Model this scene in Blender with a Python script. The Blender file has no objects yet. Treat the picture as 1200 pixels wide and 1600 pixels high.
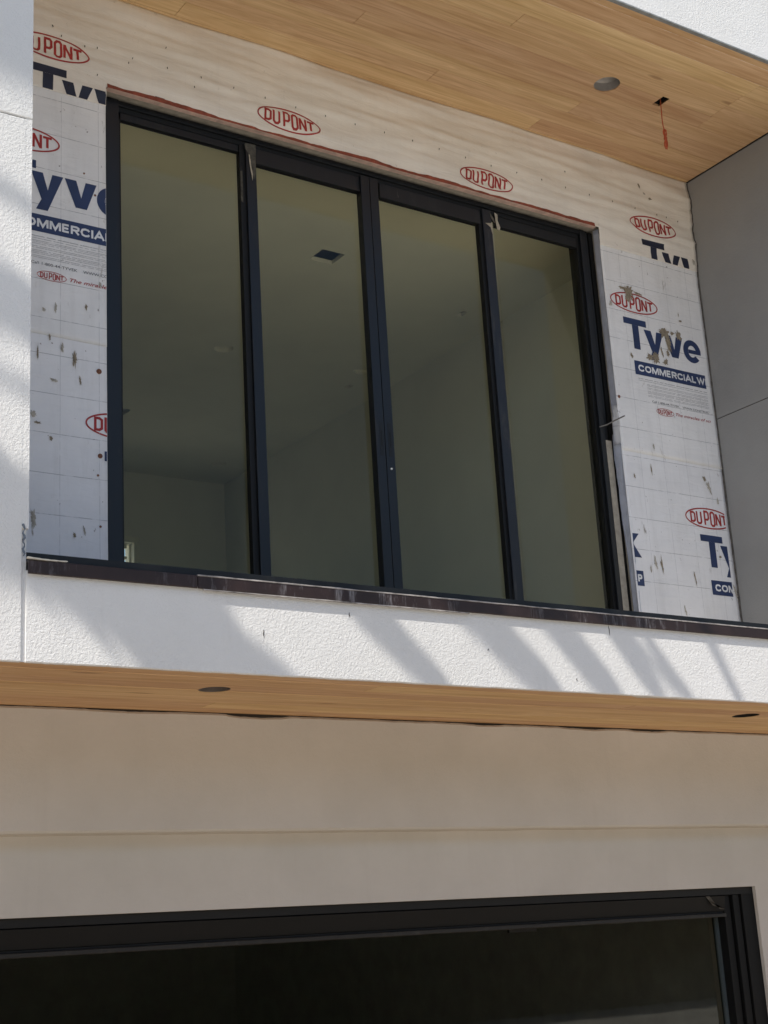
import bpy, bmesh, math, random
from mathutils import Vector, Matrix, noise

random.seed(7)
scene = bpy.context.scene
C = scene.collection
Z0 = 1.75            # eye height: all the facade heights below are measured from the eye

# ------------------------------------------------------------------ camera
cam_d = bpy.data.cameras.new("camera")
cam = bpy.data.objects.new("camera", cam_d)
C.objects.link(cam)
_r = Vector((0.82982611, -0.55501946, -0.05781022))
_u = Vector((-0.10835679, -0.26189524, 0.9589941))
_f = Vector((0.54740061, 0.78953422, 0.27746763))
cam.matrix_world = Matrix(((_r.x, _u.x, -_f.x, -2.81132703), (_r.y, _u.y, -_f.y, -6.40470848), (_r.z, _u.z, -_f.z, Z0), (0, 0, 0, 1)))
cam_d.sensor_fit = "VERTICAL"
cam_d.sensor_height = 36.0
cam_d.lens = 2313.689 / 1600 * 36.0
cam_d.clip_start = 0.05
cam_d.clip_end = 600
scene.camera = cam

# ------------------------------------------------------------------ sky, sun, exposure
SUN = Vector((-2.2, -1.0, 2.85)).normalized()      # from the facade to the sun
elev = math.asin(SUN.z)
azim = math.atan2(SUN.x, SUN.y)
w = bpy.data.worlds.new("World")
scene.world = w
w.use_nodes = True
wn = w.node_tree
sky = wn.nodes.new("ShaderNodeTexSky")
sky.sky_type = "NISHITA"
sky.sun_disc = False
sky.sun_elevation = elev
sky.sun_rotation = azim
sky.air_density = 1.0
sky.dust_density = 1.2
bg = wn.nodes["Background"]
bg.inputs["Strength"].default_value = 0.12
wn.links.new(sky.outputs[0], bg.inputs["Color"])
sun_d = bpy.data.lights.new("sun", "SUN")
sun_d.energy = 4.6
sun_d.angle = math.radians(0.45)
sun_d.color = (1.0, 0.94, 0.84)
sun = bpy.data.objects.new("sun", sun_d)
sun.rotation_euler = SUN.to_track_quat("Z", "Y").to_euler()
sun.location = (-12, -8, 16)
C.objects.link(sun)
scene.view_settings.view_transform = "Standard"
scene.view_settings.look = "None"
scene.view_settings.gamma = 1.0
scene.view_settings.use_curve_mapping = False
scene.view_settings.exposure = 0.33

# ------------------------------------------------------------------ materials
def nmat(name):
    m = bpy.data.materials.new(name)
    m.use_nodes = True
    nt = m.node_tree
    return m, nt, nt.nodes["Principled BSDF"]

def N(nt, kind, **kw):
    n = nt.nodes.new(kind)
    for k, v in kw.items():
        if k in n.inputs:
            n.inputs[k].default_value = v
        else:
            setattr(n, k, v)
    return n

def mth(nt, op, a, b=None, c=None):
    n = nt.nodes.new("ShaderNodeMath")
    n.operation = op
    for i, x in enumerate((a, b, c)):
        if x is None:
            continue
        if isinstance(x, (int, float)):
            n.inputs[i].default_value = x
        else:
            nt.links.new(x, n.inputs[i])
    return n.outputs[0]

def mixc(nt, fac, a, b):
    n = nt.nodes.new("ShaderNodeMix")
    n.data_type = "RGBA"
    for i, x in ((0, fac), (6, a), (7, b)):
        if isinstance(x, (int, float)):
            n.inputs[i].default_value = x
        elif isinstance(x, tuple):
            n.inputs[i].default_value = (*x, 1) if len(x) == 3 else x
        else:
            nt.links.new(x, n.inputs[i])
    return n.outputs[2]

def coords(nt, scale=(1, 1, 1), off=None):
    tc = nt.nodes.new("ShaderNodeTexCoord")
    mp = nt.nodes.new("ShaderNodeMapping")
    mp.inputs["Scale"].default_value = scale
    nt.links.new(tc.outputs["Object"], mp.inputs["Vector"])
    if off is not None:
        nt.links.new(off, mp.inputs["Location"])
    return mp.outputs[0]

def tex(nt, vec, scale, detail=3, rough=0.55, dist=0.0):
    n = N(nt, "ShaderNodeTexNoise")
    n.inputs["Scale"].default_value = scale
    n.inputs["Detail"].default_value = detail
    n.inputs["Roughness"].default_value = rough
    n.inputs["Distortion"].default_value = dist
    nt.links.new(vec, n.inputs["Vector"])
    return n.outputs["Fac"]

def ramp(nt, fac, lo, hi):
    n = nt.nodes.new("ShaderNodeMapRange")
    n.inputs["From Min"].default_value = lo
    n.inputs["From Max"].default_value = hi
    n.clamp = True
    nt.links.new(fac, n.inputs["Value"])
    return n.outputs[0]

def bump(nt, b, h, strength, dist, prev=None):
    n = nt.nodes.new("ShaderNodeBump")
    n.inputs["Strength"].default_value = strength
    n.inputs["Distance"].default_value = dist
    nt.links.new(h, n.inputs["Height"])
    if prev is not None:
        nt.links.new(prev, n.inputs["Normal"])
    if b is not None:
        nt.links.new(n.outputs[0], b.inputs["Normal"])
    return n.outputs[0]

def m_stucco(name, col, col2, strength=0.6, dist=0.0033, scale=105):
    m, nt, b = nmat(name)
    v = coords(nt)
    a = tex(nt, v, scale, 3, 0.65, 0.1)
    c = tex(nt, v, scale * 2.3, 2, 0.5)
    a2 = ramp(nt, a, 0.38, 0.66)
    h = mth(nt, "ADD", mth(nt, "MULTIPLY", a2, 0.65), mth(nt, "MULTIPLY", c, 0.75))
    n1 = bump(nt, None, tex(nt, v, 2.2, 2), 0.35, 0.02)
    bump(nt, b, h, strength, dist, n1)
    col_o = mixc(nt, ramp(nt, tex(nt, v, 1.3, 5, 0.6), 0.3, 0.7), col, col2)
    # faint grubby patches and vertical runs
    vr = coords(nt, (6, 6, 0.5))
    run = ramp(nt, tex(nt, vr, 1.6, 4, 0.6), 0.6, 0.85)
    col_o = mixc(nt, mth(nt, "MULTIPLY", run, 0.16), col_o, (0.42, 0.39, 0.36))
    nt.links.new(col_o, b.inputs["Base Color"])
    b.inputs["Roughness"].default_value = 0.92
    b.inputs["Specular IOR Level"].default_value = 0.2
    return m

def m_plain(name, col, rough=0.6, var=0.12, scale=6.0, spec=0.4, metal=0.0, bmp=0.0):
    m, nt, b = nmat(name)
    v = coords(nt)
    f = ramp(nt, tex(nt, v, scale, 4, 0.6), 0.3, 0.7)
    d = tuple(max(0, c * (1 - var)) for c in col)
    e = tuple(min(1, c * (1 + var)) for c in col)
    nt.links.new(mixc(nt, f, d, e), b.inputs["Base Color"])
    b.inputs["Roughness"].default_value = rough
    b.inputs["Specular IOR Level"].default_value = spec
    b.inputs["Metallic"].default_value = metal
    if bmp:
        bump(nt, b, tex(nt, v, 40, 3), bmp, 0.002)
    return m

def m_wood(name):
    m, nt, b = nmat(name)
    oi = nt.nodes.new("ShaderNodeObjectInfo")
    comb = nt.nodes.new("ShaderNodeCombineXYZ")
    for i, k in enumerate((37.0, 11.0, 5.0)):
        nt.links.new(mth(nt, "MULTIPLY", oi.outputs["Random"], k), comb.inputs[i])
    v1 = coords(nt, (0.9, 16, 16), comb.outputs[0])
    v2 = coords(nt, (1.6, 75, 60), comb.outputs[0])
    v3 = coords(nt, (0.35, 5.0, 5.0), comb.outputs[0])
    g1 = tex(nt, v1, 1.0, 5, 0.6, 0.9)
    g2 = tex(nt, v2, 1.0, 3, 0.6, 0.3)
    g3 = tex(nt, v3, 1.0, 3, 0.5, 1.2)
    # cathedral figure: rings of a slowly drifting field
    rings = mth(nt, "FRACT", mth(nt, "MULTIPLY", g3, 13.0))
    rings = ramp(nt, mth(nt, "ABSOLUTE", mth(nt, "SUBTRACT", rings, 0.5)), 0.0, 0.5)
    c = mixc(nt, ramp(nt, g1, 0.3, 0.72), (0.53, 0.335, 0.165), (0.73, 0.52, 0.30))
    c = mixc(nt, mth(nt, "MULTIPLY", rings, 0.26), c, (0.42, 0.22, 0.085))
    c = mixc(nt, mth(nt, "MULTIPLY", ramp(nt, g2, 0.52, 0.72), 0.45), c, (0.34, 0.18, 0.07))
    vo = nt.nodes.new("ShaderNodeTexVoronoi")
    vo.inputs["Scale"].default_value = 1.0
    nt.links.new(coords(nt, (1.3, 5.5, 5.5), comb.outputs[0]), vo.inputs["Vector"])
    knot = ramp(nt, vo.outputs["Distance"], 0.10, 0.045)
    knot.node.clamp = True
    c = mixc(nt, mth(nt, "MULTIPLY", knot, 0.55), c, (0.22, 0.10, 0.04))
    tone = mth(nt, "ADD", mth(nt, "MULTIPLY", oi.outputs["Random"], 0.20), 1.0)
    hsv = nt.nodes.new("ShaderNodeHueSaturation")
    nt.links.new(tone, hsv.inputs["Value"])
    nt.links.new(mth(nt, "ADD", mth(nt, "MULTIPLY", oi.outputs["Random"], 0.018), 0.491), hsv.inputs["Hue"])
    nt.links.new(c, hsv.inputs["Color"])
    nt.links.new(hsv.outputs[0], b.inputs["Base Color"])
    b.inputs["Roughness"].default_value = 0.55
    b.inputs["Specular IOR Level"].default_value = 0.3
    bump(nt, b, g2, 0.25, 0.001)
    return m

def m_wrap(name, base, stain=1.0, grid_off=(0.0, 0.0), grid=0.55):
    m, nt, b = nmat(name)
    tc = nt.nodes.new("ShaderNodeTexCoord")
    sp = nt.nodes.new("ShaderNodeSeparateXYZ")
    nt.links.new(tc.outputs["Object"], sp.inputs[0])
    v = coords(nt)
    def lines(axis, off, wid):
        q = mth(nt, "DIVIDE", mth(nt, "SUBTRACT", sp.outputs[axis], off), 0.2032)
        fr = mth(nt, "ABSOLUTE", mth(nt, "SUBTRACT", mth(nt, "FRACT", mth(nt, "ADD", q, 100.5)), 0.5))
        return mth(nt, "LESS_THAN", fr, wid)
    hz = lines(2, grid_off[1], 0.0085)
    vx = lines(0, grid_off[0], 0.0070)
    wear = ramp(nt, tex(nt, v, 14, 3, 0.7), 0.33, 0.5)
    g = mth(nt, "MAXIMUM", hz, mth(nt, "MULTIPLY", vx, 0.62))
    g = mth(nt, "MULTIPLY", g, mth(nt, "MULTIPLY", wear, grid))
    col = mixc(nt, ramp(nt, tex(nt, v, 2.4, 5, 0.65), 0.3, 0.75), base, tuple(c * 0.86 for c in base))
    col = mixc(nt, g, col, (0.16, 0.16, 0.18))
    # upright mud smears, fine specks and soft grime
    vs = coords(nt, (9, 9, 2.6))
    sm = ramp(nt, tex(nt, vs, 1.7, 6, 0.72, 0.5), 0.615, 0.70)
    fine = ramp(nt, tex(nt, v, 3.1, 2), 0.48, 0.6)
    col = mixc(nt, mth(nt, "MULTIPLY", mth(nt, "MULTIPLY", sm, fine), 0.85 * stain), col, (0.25, 0.21, 0.165))
    sk = ramp(nt, tex(nt, v, 26, 4, 0.62), 0.69, 0.73)
    col = mixc(nt, mth(nt, "MULTIPLY", sk, 0.75 * stain), col, (0.14, 0.10, 0.08))
    vg = coords(nt, (14, 14, 1.5))
    gr = ramp(nt, tex(nt, vg, 1.0, 5, 0.7), 0.5, 0.8)
    col = mixc(nt, mth(nt, "MULTIPLY", gr, 0.22 * stain), col, (0.4, 0.38, 0.36))
    nt.links.new(col, b.inputs["Base Color"])
    b.inputs["Roughness"].default_value = 0.6
    b.inputs["Specular IOR Level"].default_value = 0.3
    bump(nt, b, tex(nt, coords(nt, (2.2, 3, 9)), 2.4, 5, 0.6, 0.8), 0.45, 0.012)
    return m

def m_print(name, col, bare):
    """Printed ink, worn off in small scuffs to the sheet below."""
    m, nt, b = nmat(name)
    v = coords(nt)
    f = ramp(nt, tex(nt, v, 30, 5, 0.65), 0.70, 0.74)
    c = mixc(nt, ramp(nt, tex(nt, v, 7, 3), 0.3, 0.7), tuple(x * 0.85 for x in col), tuple(x * 1.18 for x in col))
    nt.links.new(mixc(nt, f, c, bare), b.inputs["Base Color"])
    b.inputs["Roughness"].default_value = 0.55
    return m

def m_frame(name, col=(0.007, 0.008, 0.010), dust=0.22, rough=0.38):
    m, nt, b = nmat(name)
    v = coords(nt, (14, 14, 2.2))
    d = ramp(nt, tex(nt, v, 1.5, 6, 0.72), 0.55, 0.85)
    sc = ramp(nt, tex(nt, coords(nt, (60, 60, 9)), 1.0, 4, 0.7, 1.0), 0.70, 0.76)
    c = mixc(nt, mth(nt, "MULTIPLY", d, dust), col, (0.12, 0.11, 0.095))
    c = mixc(nt, mth(nt, "MULTIPLY", sc, dust * 1.3), c, (0.33, 0.31, 0.27))
    nt.links.new(c, b.inputs["Base Color"])
    nt.links.new(mth(nt, "ADD", mth(nt, "MULTIPLY", d, 0.3), rough), b.inputs["Roughness"])
    b.inputs["Specular IOR Level"].default_value = 0.5
    return m

def m_glass(name, tint, refl=1.0):
    m, nt, b = nmat(name)
    nt.nodes.remove(b)
    out = nt.nodes["Material Output"]
    tr = nt.nodes.new("ShaderNodeBsdfTransparent")
    tr.inputs[0].default_value = (*tint, 1)
    gl = nt.nodes.new("ShaderNodeBsdfGlossy")
    gl.inputs["Roughness"].default_value = 0.015
    gl.inputs["Color"].default_value = (0.9 * refl, 0.93 * refl, 0.9 * refl, 1)
    fr = nt.nodes.new("ShaderNodeFresnel")
    fr.inputs["IOR"].default_value = 1.45
    mx = nt.nodes.new("ShaderNodeMixShader")
    geo = nt.nodes.new("ShaderNodeNewGeometry")      # the far face of the pane does not mirror a second time
    nt.links.new(mth(nt, "MULTIPLY", fr.outputs[0], mth(nt, "SUBTRACT", 1.0, geo.outputs["Backfacing"])), mx.inputs[0])
    nt.links.new(tr.outputs[0], mx.inputs[1])
    nt.links.new(gl.outputs[0], mx.inputs[2])
    nt.links.new(mx.outputs[0], out.inputs["Surface"])
    return m

def m_coping():
    m, nt, b = nmat("brown_coping_metal")
    v = coords(nt)
    vr = coords(nt, (22, 22, 3))
    splash = ramp(nt, tex(nt, vr, 1.2, 6, 0.78), 0.52, 0.66)
    patch = ramp(nt, tex(nt, v, 1.9, 2), 0.44, 0.56)
    c = mixc(nt, ramp(nt, tex(nt, v, 8, 4), 0.3, 0.7), (0.020, 0.011, 0.009), (0.036, 0.020, 0.017))
    c = mixc(nt, mth(nt, "MULTIPLY", mth(nt, "MULTIPLY", splash, patch), 0.5), c, (0.36, 0.35, 0.37))
    nt.links.new(c, b.inputs["Base Color"])
    b.inputs["Roughness"].default_value = 0.42
    return m

M = {}
M["stucco"] = m_stucco("white_textured_stucco", (0.71, 0.71, 0.70), (0.77, 0.77, 0.77))
M["plaster"] = m_stucco("smooth_plaster", (0.57, 0.545, 0.50), (0.66, 0.63, 0.585), 0.4, 0.0022, 45)
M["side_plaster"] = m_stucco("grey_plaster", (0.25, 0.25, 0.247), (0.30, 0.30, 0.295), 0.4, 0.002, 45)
M["wood"] = m_wood("oiled_pine_planks")
M["wrap_low"] = m_wrap("white_house_wrap", (0.87, 0.86, 0.865), 1.0, (-0.243, 2.02 + Z0))
M["wrap_mid"] = m_wrap("white_house_wrap_middle", (0.87, 0.855, 0.845), 0.9, (-0.040, 3.02 + Z0))
M["wrap_top"] = m_wrap("creased_house_wrap", (0.88, 0.815, 0.725), 0.3, (0.06, 4.26 + Z0), 0.06)  # tan base colour holds the warm bounce from the plank ceiling
M["red"] = m_print("red_ink", (0.36, 0.026, 0.022), (0.7, 0.66, 0.62))
M["blue"] = m_print("navy_ink", (0.022, 0.040, 0.110), (0.6, 0.58, 0.55))
M["navy_dull"] = m_print("dull_navy_ink", (0.016, 0.020, 0.042), (0.5, 0.47, 0.42))
M["grey_ink"] = m_print("grey_ink", (0.34, 0.34, 0.36), (0.7, 0.7, 0.7))
M["dark_ink"] = m_print("dark_ink", (0.12, 0.12, 0.13), (0.7, 0.7, 0.7))
M["white_ink"] = m_print("unprinted_white", (0.72, 0.72, 0.73), (0.4, 0.4, 0.45))
M["mud_pale"] = m_plain("pale_mud_film", (0.42, 0.385, 0.33), 0.95, 0.3, 60, 0.1)
M["dull_can"] = m_plain("dull_brown_can", (0.15, 0.125, 0.11), 0.6, 0.3, 20)
M["frame_low"] = m_frame("matt_black_aluminium", (0.006, 0.0065, 0.007), 0.12, 0.55)
M["frame_low"].node_tree.nodes["Principled BSDF"].inputs["Specular IOR Level"].default_value = 0.22
M["mud"] = m_plain("dried_mud", (0.27, 0.225, 0.165), 0.95, 0.3, 60, 0.1)
M["frame"] = m_frame("black_aluminium")
M["frame_dusty"] = m_frame("dusty_black_aluminium", (0.006, 0.0065, 0.007), 0.16, 0.5)
M["scratched"] = m_frame("scratched_black_aluminium", (0.012, 0.013, 0.017), 0.8, 0.4)
M["rubber"] = m_plain("black_gasket", (0.006, 0.006, 0.006), 0.6)
M["glass"] = m_glass("green_tinted_glass", (0.955, 0.95, 0.875), 0.8)
M["glass_dark"] = m_glass("smoky_glass", (0.66, 0.66, 0.62), 0.9)
M["clear"] = m_glass("clear_glass", (0.95, 0.97, 0.96), 0.6)
M["coping"] = m_coping()
M["coping_edge"] = m_plain("chalky_metal_edge", (0.30, 0.28, 0.27), 0.7, 0.6, 18)
M["galv"] = m_plain("dull_galvanised_bead", (0.28, 0.29, 0.28), 0.5, 0.25, 20, 0.5, 0.3)
M["red_tape"] = m_plain("brick_red_flashing_tape", (0.26, 0.062, 0.035), 0.6, 0.4, 22)
M["pink_edge"] = m_plain("pale_pink_flashing_edge", (0.62, 0.44, 0.36), 0.7, 0.25, 20)
M["buck"] = m_plain("weathered_timber_buck", (0.36, 0.32, 0.26), 0.9, 0.2, 25)
M["flap"] = m_plain("loose_wrap_back", (0.60, 0.62, 0.68), 0.75, 0.15, 9, 0.3)
M["wire"] = m_plain("orange_wire_sheath", (0.46, 0.085, 0.03), 0.45, 0.2, 40)
M["steel"] = m_plain("light_can_steel", (0.42, 0.40, 0.38), 0.35, 0.15, 12, 0.5, 0.6)
M["dark"] = m_plain("dark_void", (0.02, 0.018, 0.016), 0.95)
M["room"] = m_plain("primed_drywall", (0.72, 0.72, 0.64), 0.9, 0.05, 1.5, 0.2)
M["room_floor"] = m_plain("raw_plywood_floor", (0.40, 0.36, 0.27), 0.8, 0.15, 3)
M["garage"] = m_plain("unlit_room_plaster", (0.50, 0.50, 0.50), 0.9)
M["window_white"] = m_plain("cream_window_casing", (0.75, 0.75, 0.62), 0.6)
M["ground"] = m_plain("pale_concrete", (0.60, 0.57, 0.52), 0.9, 0.2, 0.8, 0.2, 0, 0.3)
M["bark"] = m_plain("grey_palm_bark", (0.20, 0.165, 0.13), 0.95, 0.35, 12, 0.1, 0, 0.8)
M["leaf"] = m_plain("palm_leaf", (0.055, 0.095, 0.03), 0.5, 0.35, 3)
M["foam"] = m_plain("cream_foam_strip", (0.62, 0.58, 0.50), 0.8, 0.15, 20)
M["nail"] = m_plain("rusty_cap_nail", (0.20, 0.085, 0.05), 0.6, 0.3, 40)
M["tape_residue"] = m_plain("torn_tape_residue", (0.075, 0.068, 0.055), 0.8, 0.5, 35)
M["tape_pale"] = m_plain("pale_torn_tape", (0.40, 0.35, 0.27), 0.8, 0.3, 35)
M["white_bit"] = m_plain("white_lock_cap", (0.85, 0.85, 0.83), 0.5)
M["caulk"] = m_plain("grey_blue_sealant", (0.13, 0.16, 0.20), 0.6, 0.5, 50)
M["gap"] = m_plain("shadow_gap_felt", (0.035, 0.028, 0.022), 0.95)

# ------------------------------------------------------------------ mesh helpers (heights relative to the eye; +Z0 when linked)
def obj(name, bm, mat, parent=None, smooth=False, z0=Z0):
    me = bpy.data.meshes.new(name)
    if z0:
        bmesh.ops.translate(bm, vec=(0, 0, z0), verts=bm.verts)
    bm.to_mesh(me)
    bm.free()
    me.materials.append(mat)
    if smooth:
        for p in me.polygons:
            p.use_smooth = True
    o = bpy.data.objects.new(name, me)
    C.objects.link(o)
    if parent is not None:
        o.parent = parent
    return o

def empty(name, parent=None, loc=(0, 0, 0)):
    o = bpy.data.objects.new(name, None)
    o.empty_display_size = 0.2
    o.location = loc
    C.objects.link(o)
    if parent is not None:
        o.parent = parent
    return o

def tag(o, label=None, cat=None, group=None, kind=None):
    if label: o["label"] = label
    if cat: o["category"] = cat
    if group: o["group"] = group
    if kind: o["kind"] = kind
    return o

def add_box(bm, x0, x1, y0, y1, z0, z1, bev=0.0):
    r = bmesh.ops.create_cube(bm, size=1.0)
    vs = r["verts"]
    bmesh.ops.scale(bm, vec=(x1 - x0, y1 - y0, z1 - z0), verts=vs)
    bmesh.ops.translate(bm, vec=((x0 + x1) / 2, (y0 + y1) / 2, (z0 + z1) / 2), verts=vs)
    if bev:
        es = list({e for v in vs for e in v.link_edges})
        bmesh.ops.bevel(bm, geom=es, offset=bev, segments=2, affect="EDGES", profile=0.5)

def box(name, x0, x1, y0, y1, z0, z1, mat, parent=None, bev=0.0):
    bm = bmesh.new()
    add_box(bm, x0, x1, y0, y1, z0, z1, bev)
    return obj(name, bm, mat, parent)

def ragged_box(name, x0, x1, y0, y1, z0, z1, mat, parent, top=0.0, bot=0.0, step=0.02, seed=0.0, gaps=(), round_=0.004):
    """A slab whose front arrises wander a little, as hand finished stucco does."""
    bm = bmesh.new()
    n = max(2, int((x1 - x0) / step))
    rows = []
    for i in range(n + 1):
        x = x0 + (x1 - x0) * i / n
        a = noise.noise(Vector((x * 9 + seed, 1.7, 0))) * 0.6 + noise.noise(Vector((x * 38 + seed, 5.1, 0))) * 0.4
        b = noise.noise(Vector((x * 9 + seed, 8.7, 0))) * 0.6 + noise.noise(Vector((x * 38 + seed, 9.1, 0))) * 0.4
        zt, zb = z1 + a * top, z0 + b * bot
        for g0, g1, d in gaps:
            if g0 < x < g1:
                t = (x - g0) / (g1 - g0)
                zt -= d * math.sin(math.pi * t) ** 0.6
        rows.append([(x, y1, zb), (x, y0 + round_, zb), (x, y0, zb + round_), (x, y0, zt - round_), (x, y0 + round_, zt), (x, y1, zt)])
    vs = [[bm.verts.new(p) for p in r] for r in rows]
    for i in range(n):
        for j in range(6):
            k = (j + 1) % 6
            bm.faces.new((vs[i][j], vs[i][k], vs[i + 1][k], vs[i + 1][j]))
    bm.faces.new(vs[0][::-1])
    bm.faces.new(vs[-1])
    bmesh.ops.recalc_face_normals(bm, faces=bm.faces)
    return obj(name, bm, mat, parent)

def add_tube(bm, pts, r, seg=8, taper=None):
    pts = [Vector(p) for p in pts]
    rings = []
    up = Vector((0.3, 0.2, 1)).normalized()
    for i, p in enumerate(pts):
        t = (pts[min(i + 1, len(pts) - 1)] - pts[max(i - 1, 0)]).normalized()
        a = t.cross(up)
        if a.length < 1e-3:
            a = t.cross(Vector((1, 0, 0)))
        a.normalize()
        b = t.cross(a).normalized()
        rr = r if taper is None else taper[i]
        rings.append([bm.verts.new(p + (a * math.cos(k * 2 * math.pi / seg) + b * math.sin(k * 2 * math.pi / seg)) * rr) for k in range(seg)])
    for i in range(len(rings) - 1):
        for k in range(seg):
            l = (k + 1) % seg
            bm.faces.new((rings[i][k], rings[i][l], rings[i + 1][l], rings[i + 1][k]))
    bm.faces.new(rings[0][::-1])
    bm.faces.new(rings[-1])
    bmesh.ops.recalc_face_normals(bm, faces=bm.faces)

def slab_from_poly(bm, pts, y0, y1):
    """Polygon (x, z) given a thickness from y0 to y1."""
    f = [bm.verts.new((x, y0, z)) for x, z in pts]
    g = [bm.verts.new((x, y1, z)) for x, z in pts]
    n = len(pts)
    bm.faces.new(f)
    bm.faces.new(g[::-1])
    for i in range(n):
        j = (i + 1) % n
        bm.faces.new((f[j], f[i], g[i], g[j]))
    bmesh.ops.recalc_face_normals(bm, faces=bm.faces)

def cut_with(o, cutters):
    """Boolean difference, baked into the mesh."""
    for bm in cutters:
        me = bpy.data.meshes.new("cutter")
        bm.to_mesh(me)
        bm.free()
        c = bpy.data.objects.new("cutter", me)
        C.objects.link(c)
        md = o.modifiers.new("cut", "BOOLEAN")
        md.operation = "DIFFERENCE"
        md.solver = "EXACT"
        md.object = c
        bpy.context.view_layer.update()
        ev = o.evaluated_get(bpy.context.evaluated_depsgraph_get())
        new = bpy.data.meshes.new_from_object(ev)
        o.modifiers.clear()
        o.data = new
        bpy.data.objects.remove(c)

def ragged_disc(cx, cy, r, z0, z1, seed):
    bm = bmesh.new()
    n = 36
    ring = []
    for i in range(n):
        a = 2 * math.pi * i / n
        rr = r * (1 + 0.035 * noise.noise(Vector((math.cos(a) * 3 + seed, math.sin(a) * 3, 0))))
        ring.append((cx + rr * math.cos(a), cy + rr * math.sin(a)))
    lo = [bm.verts.new((x, y, z0 + Z0)) for x, y in ring]
    hi = [bm.verts.new((x, y, z1 + Z0)) for x, y in ring]
    bm.faces.new(lo[::-1])
    bm.faces.new(hi)
    for i in range(n):
        j = (i + 1) % n
        bm.faces.new((lo[i], lo[j], hi[j], hi[i]))
    bmesh.ops.recalc_face_normals(bm, faces=bm.faces)
    return bm

# ------------------------------------------------------------------ the ground
gb = bmesh.new()
bmesh.ops.create_grid(gb, x_segments=8, y_segments=8, size=150)
tag(obj("ground", gb, M["ground"], z0=0), kind="structure")
gb = bmesh.new()
for i in range(41):
    x = -14 + 0.7 * i
    gb.verts.new((x, 0.0, 0.006)); gb.verts.new((x, -4.1 + 0.25 * noise.noise(Vector((x * 0.7, 0, 0))), 0.006))
gb.verts.ensure_lookup_table()
for i in range(40):
    gb.faces.new((gb.verts[2 * i], gb.verts[2 * i + 1], gb.verts[2 * i + 3], gb.verts[2 * i + 2]))
bmesh.ops.recalc_face_normals(gb, faces=gb.faces)
tag(obj("added_soil_ground", gb, m_plain("added_soil", (0.27, 0.205, 0.14), 0.95, 0.25, 3, 0.1, 0, 0.8), z0=0), kind="structure")  # unseen soil strip, added to dim and warm the bounce under the parapet

# ------------------------------------------------------------------ the house
house = tag(empty("house"), "unfinished white stucco house with house wrap still bare around a black sliding door", "house")
YF, YW, YG = -1.357, -0.447, -0.30      # parapet face, lower wall face, garage wall face
ZC, ZS = 4.950, 1.0315                  # upper soffit, lower soffit
XW = 4.357                              # side wall

# pillar (two lifts with a reveal between them), parapet, header, side wall, lower walls
ragged_box("stucco_pillar", -3.2, -0.932, YF, YF + 0.014, ZS, 3.228, M["stucco"], house, 0.001, 0.002, seed=3)
box("pillar_core", -3.2, -0.934, YF + 0.0145, 0.2, ZS + 0.031, 3.22, M["plaster"], house)
ragged_box("stucco_pillar", -3.2, -0.905, YF, 0.2, 3.232, 6.4, M["stucco"], house, 0.001, 0.001, seed=4)
box("stucco_pillar", -0.932, -0.905, YF + 0.0005, 0.2, 1.53, 3.228, M["stucco"], house)
box("reveal_strip", -3.1, -0.915, YF + 0.008, YF + 0.03, 3.22, 3.245, M["gap"], house)
box("control_joint", -0.933, -0.911, YF + 0.009, YF + 0.013, ZS + 0.002, 1.53, M["stucco"], house)
ragged_box("parapet_wall", -0.912, 4.619, YF, YF + 0.014, ZS, 1.372, M["stucco"], house, 0.001, 0.003, seed=8)
box("parapet_core", -0.912, 4.35, YF + 0.0145, YF + 0.22, ZS + 0.031, 1.371, M["plaster"], house)
ragged_box("header_wall", -0.905, 4.619, YF, YF + 0.25, ZC + 0.002, 6.4, M["stucco"], house, 0.0, 0.003, seed=15)
tag(house.children[-1])
box("drip_bead", -0.905, 4.40, YF - 0.003, YF + 0.022, ZC - 0.007, ZC + 0.001, M["galv"], house)
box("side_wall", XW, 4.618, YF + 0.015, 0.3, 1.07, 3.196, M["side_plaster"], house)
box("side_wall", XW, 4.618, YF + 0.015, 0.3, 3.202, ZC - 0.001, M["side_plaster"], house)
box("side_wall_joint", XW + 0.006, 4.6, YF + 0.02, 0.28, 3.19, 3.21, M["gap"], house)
box("sheathing", -1.1, -0.004, 0.012, 0.16, 1.0, ZC + 0.1, M["buck"], house)
box("sheathing", 3.475, XW, 0.012, 0.16, 1.0, ZC + 0.1, M["buck"], house)
box("sheathing", -0.004, 3.475, 0.012, 0.16, 4.405, ZC + 0.1, M["buck"], house)
box("balcony_floor", -0.9, XW, YF + 0.22, 0.16, 1.12, 1.30, M["ground"], house)
ragged_box("lower_wall", -4.5, 6.5, YW, 0.1, 0.506, ZS - 0.001, M["plaster"], house, 0.004, 0.001, seed=21, round_=0.010,
           gaps=((0.38, 0.72, 0.011), (1.70, 2.0, 0.006), (2.35, 2.75, 0.007), (2.86, 3.15, 0.007), (-0.3, 0.1, 0.004)))
ragged_box("lower_wall_recess", -4.5, 6.5, YG, 0.1, 0.176, 0.506, M["plaster"], house, 0.0, 0.0, seed=27, round_=0.0004)
box("lower_wall_recess", 3.855, 6.5, YG, 0.1, -1.75, 0.176, M["plaster"], house)
box("lower_wall_end", -5.2, -4.5, YG, 0.1, -1.75, 0.506, M["plaster"], house)
box("shadow_gap", -3.2, 8.0, YW + 0.012, YW + 0.06, ZS - 0.03, ZS + 0.02, M["gap"], house)
box("roof", -3.25, 8.25, YF - 0.05, 7.6, 6.401, 6.55, M["stucco"], house)
box("end_wall", 8.001, 8.2, YF, 7.6, -1.75, 6.4, M["stucco"], house)
box("end_wall", -5.4, -5.2, YG, 7.6, -1.75, 1.0, M["stucco"], house)
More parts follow.
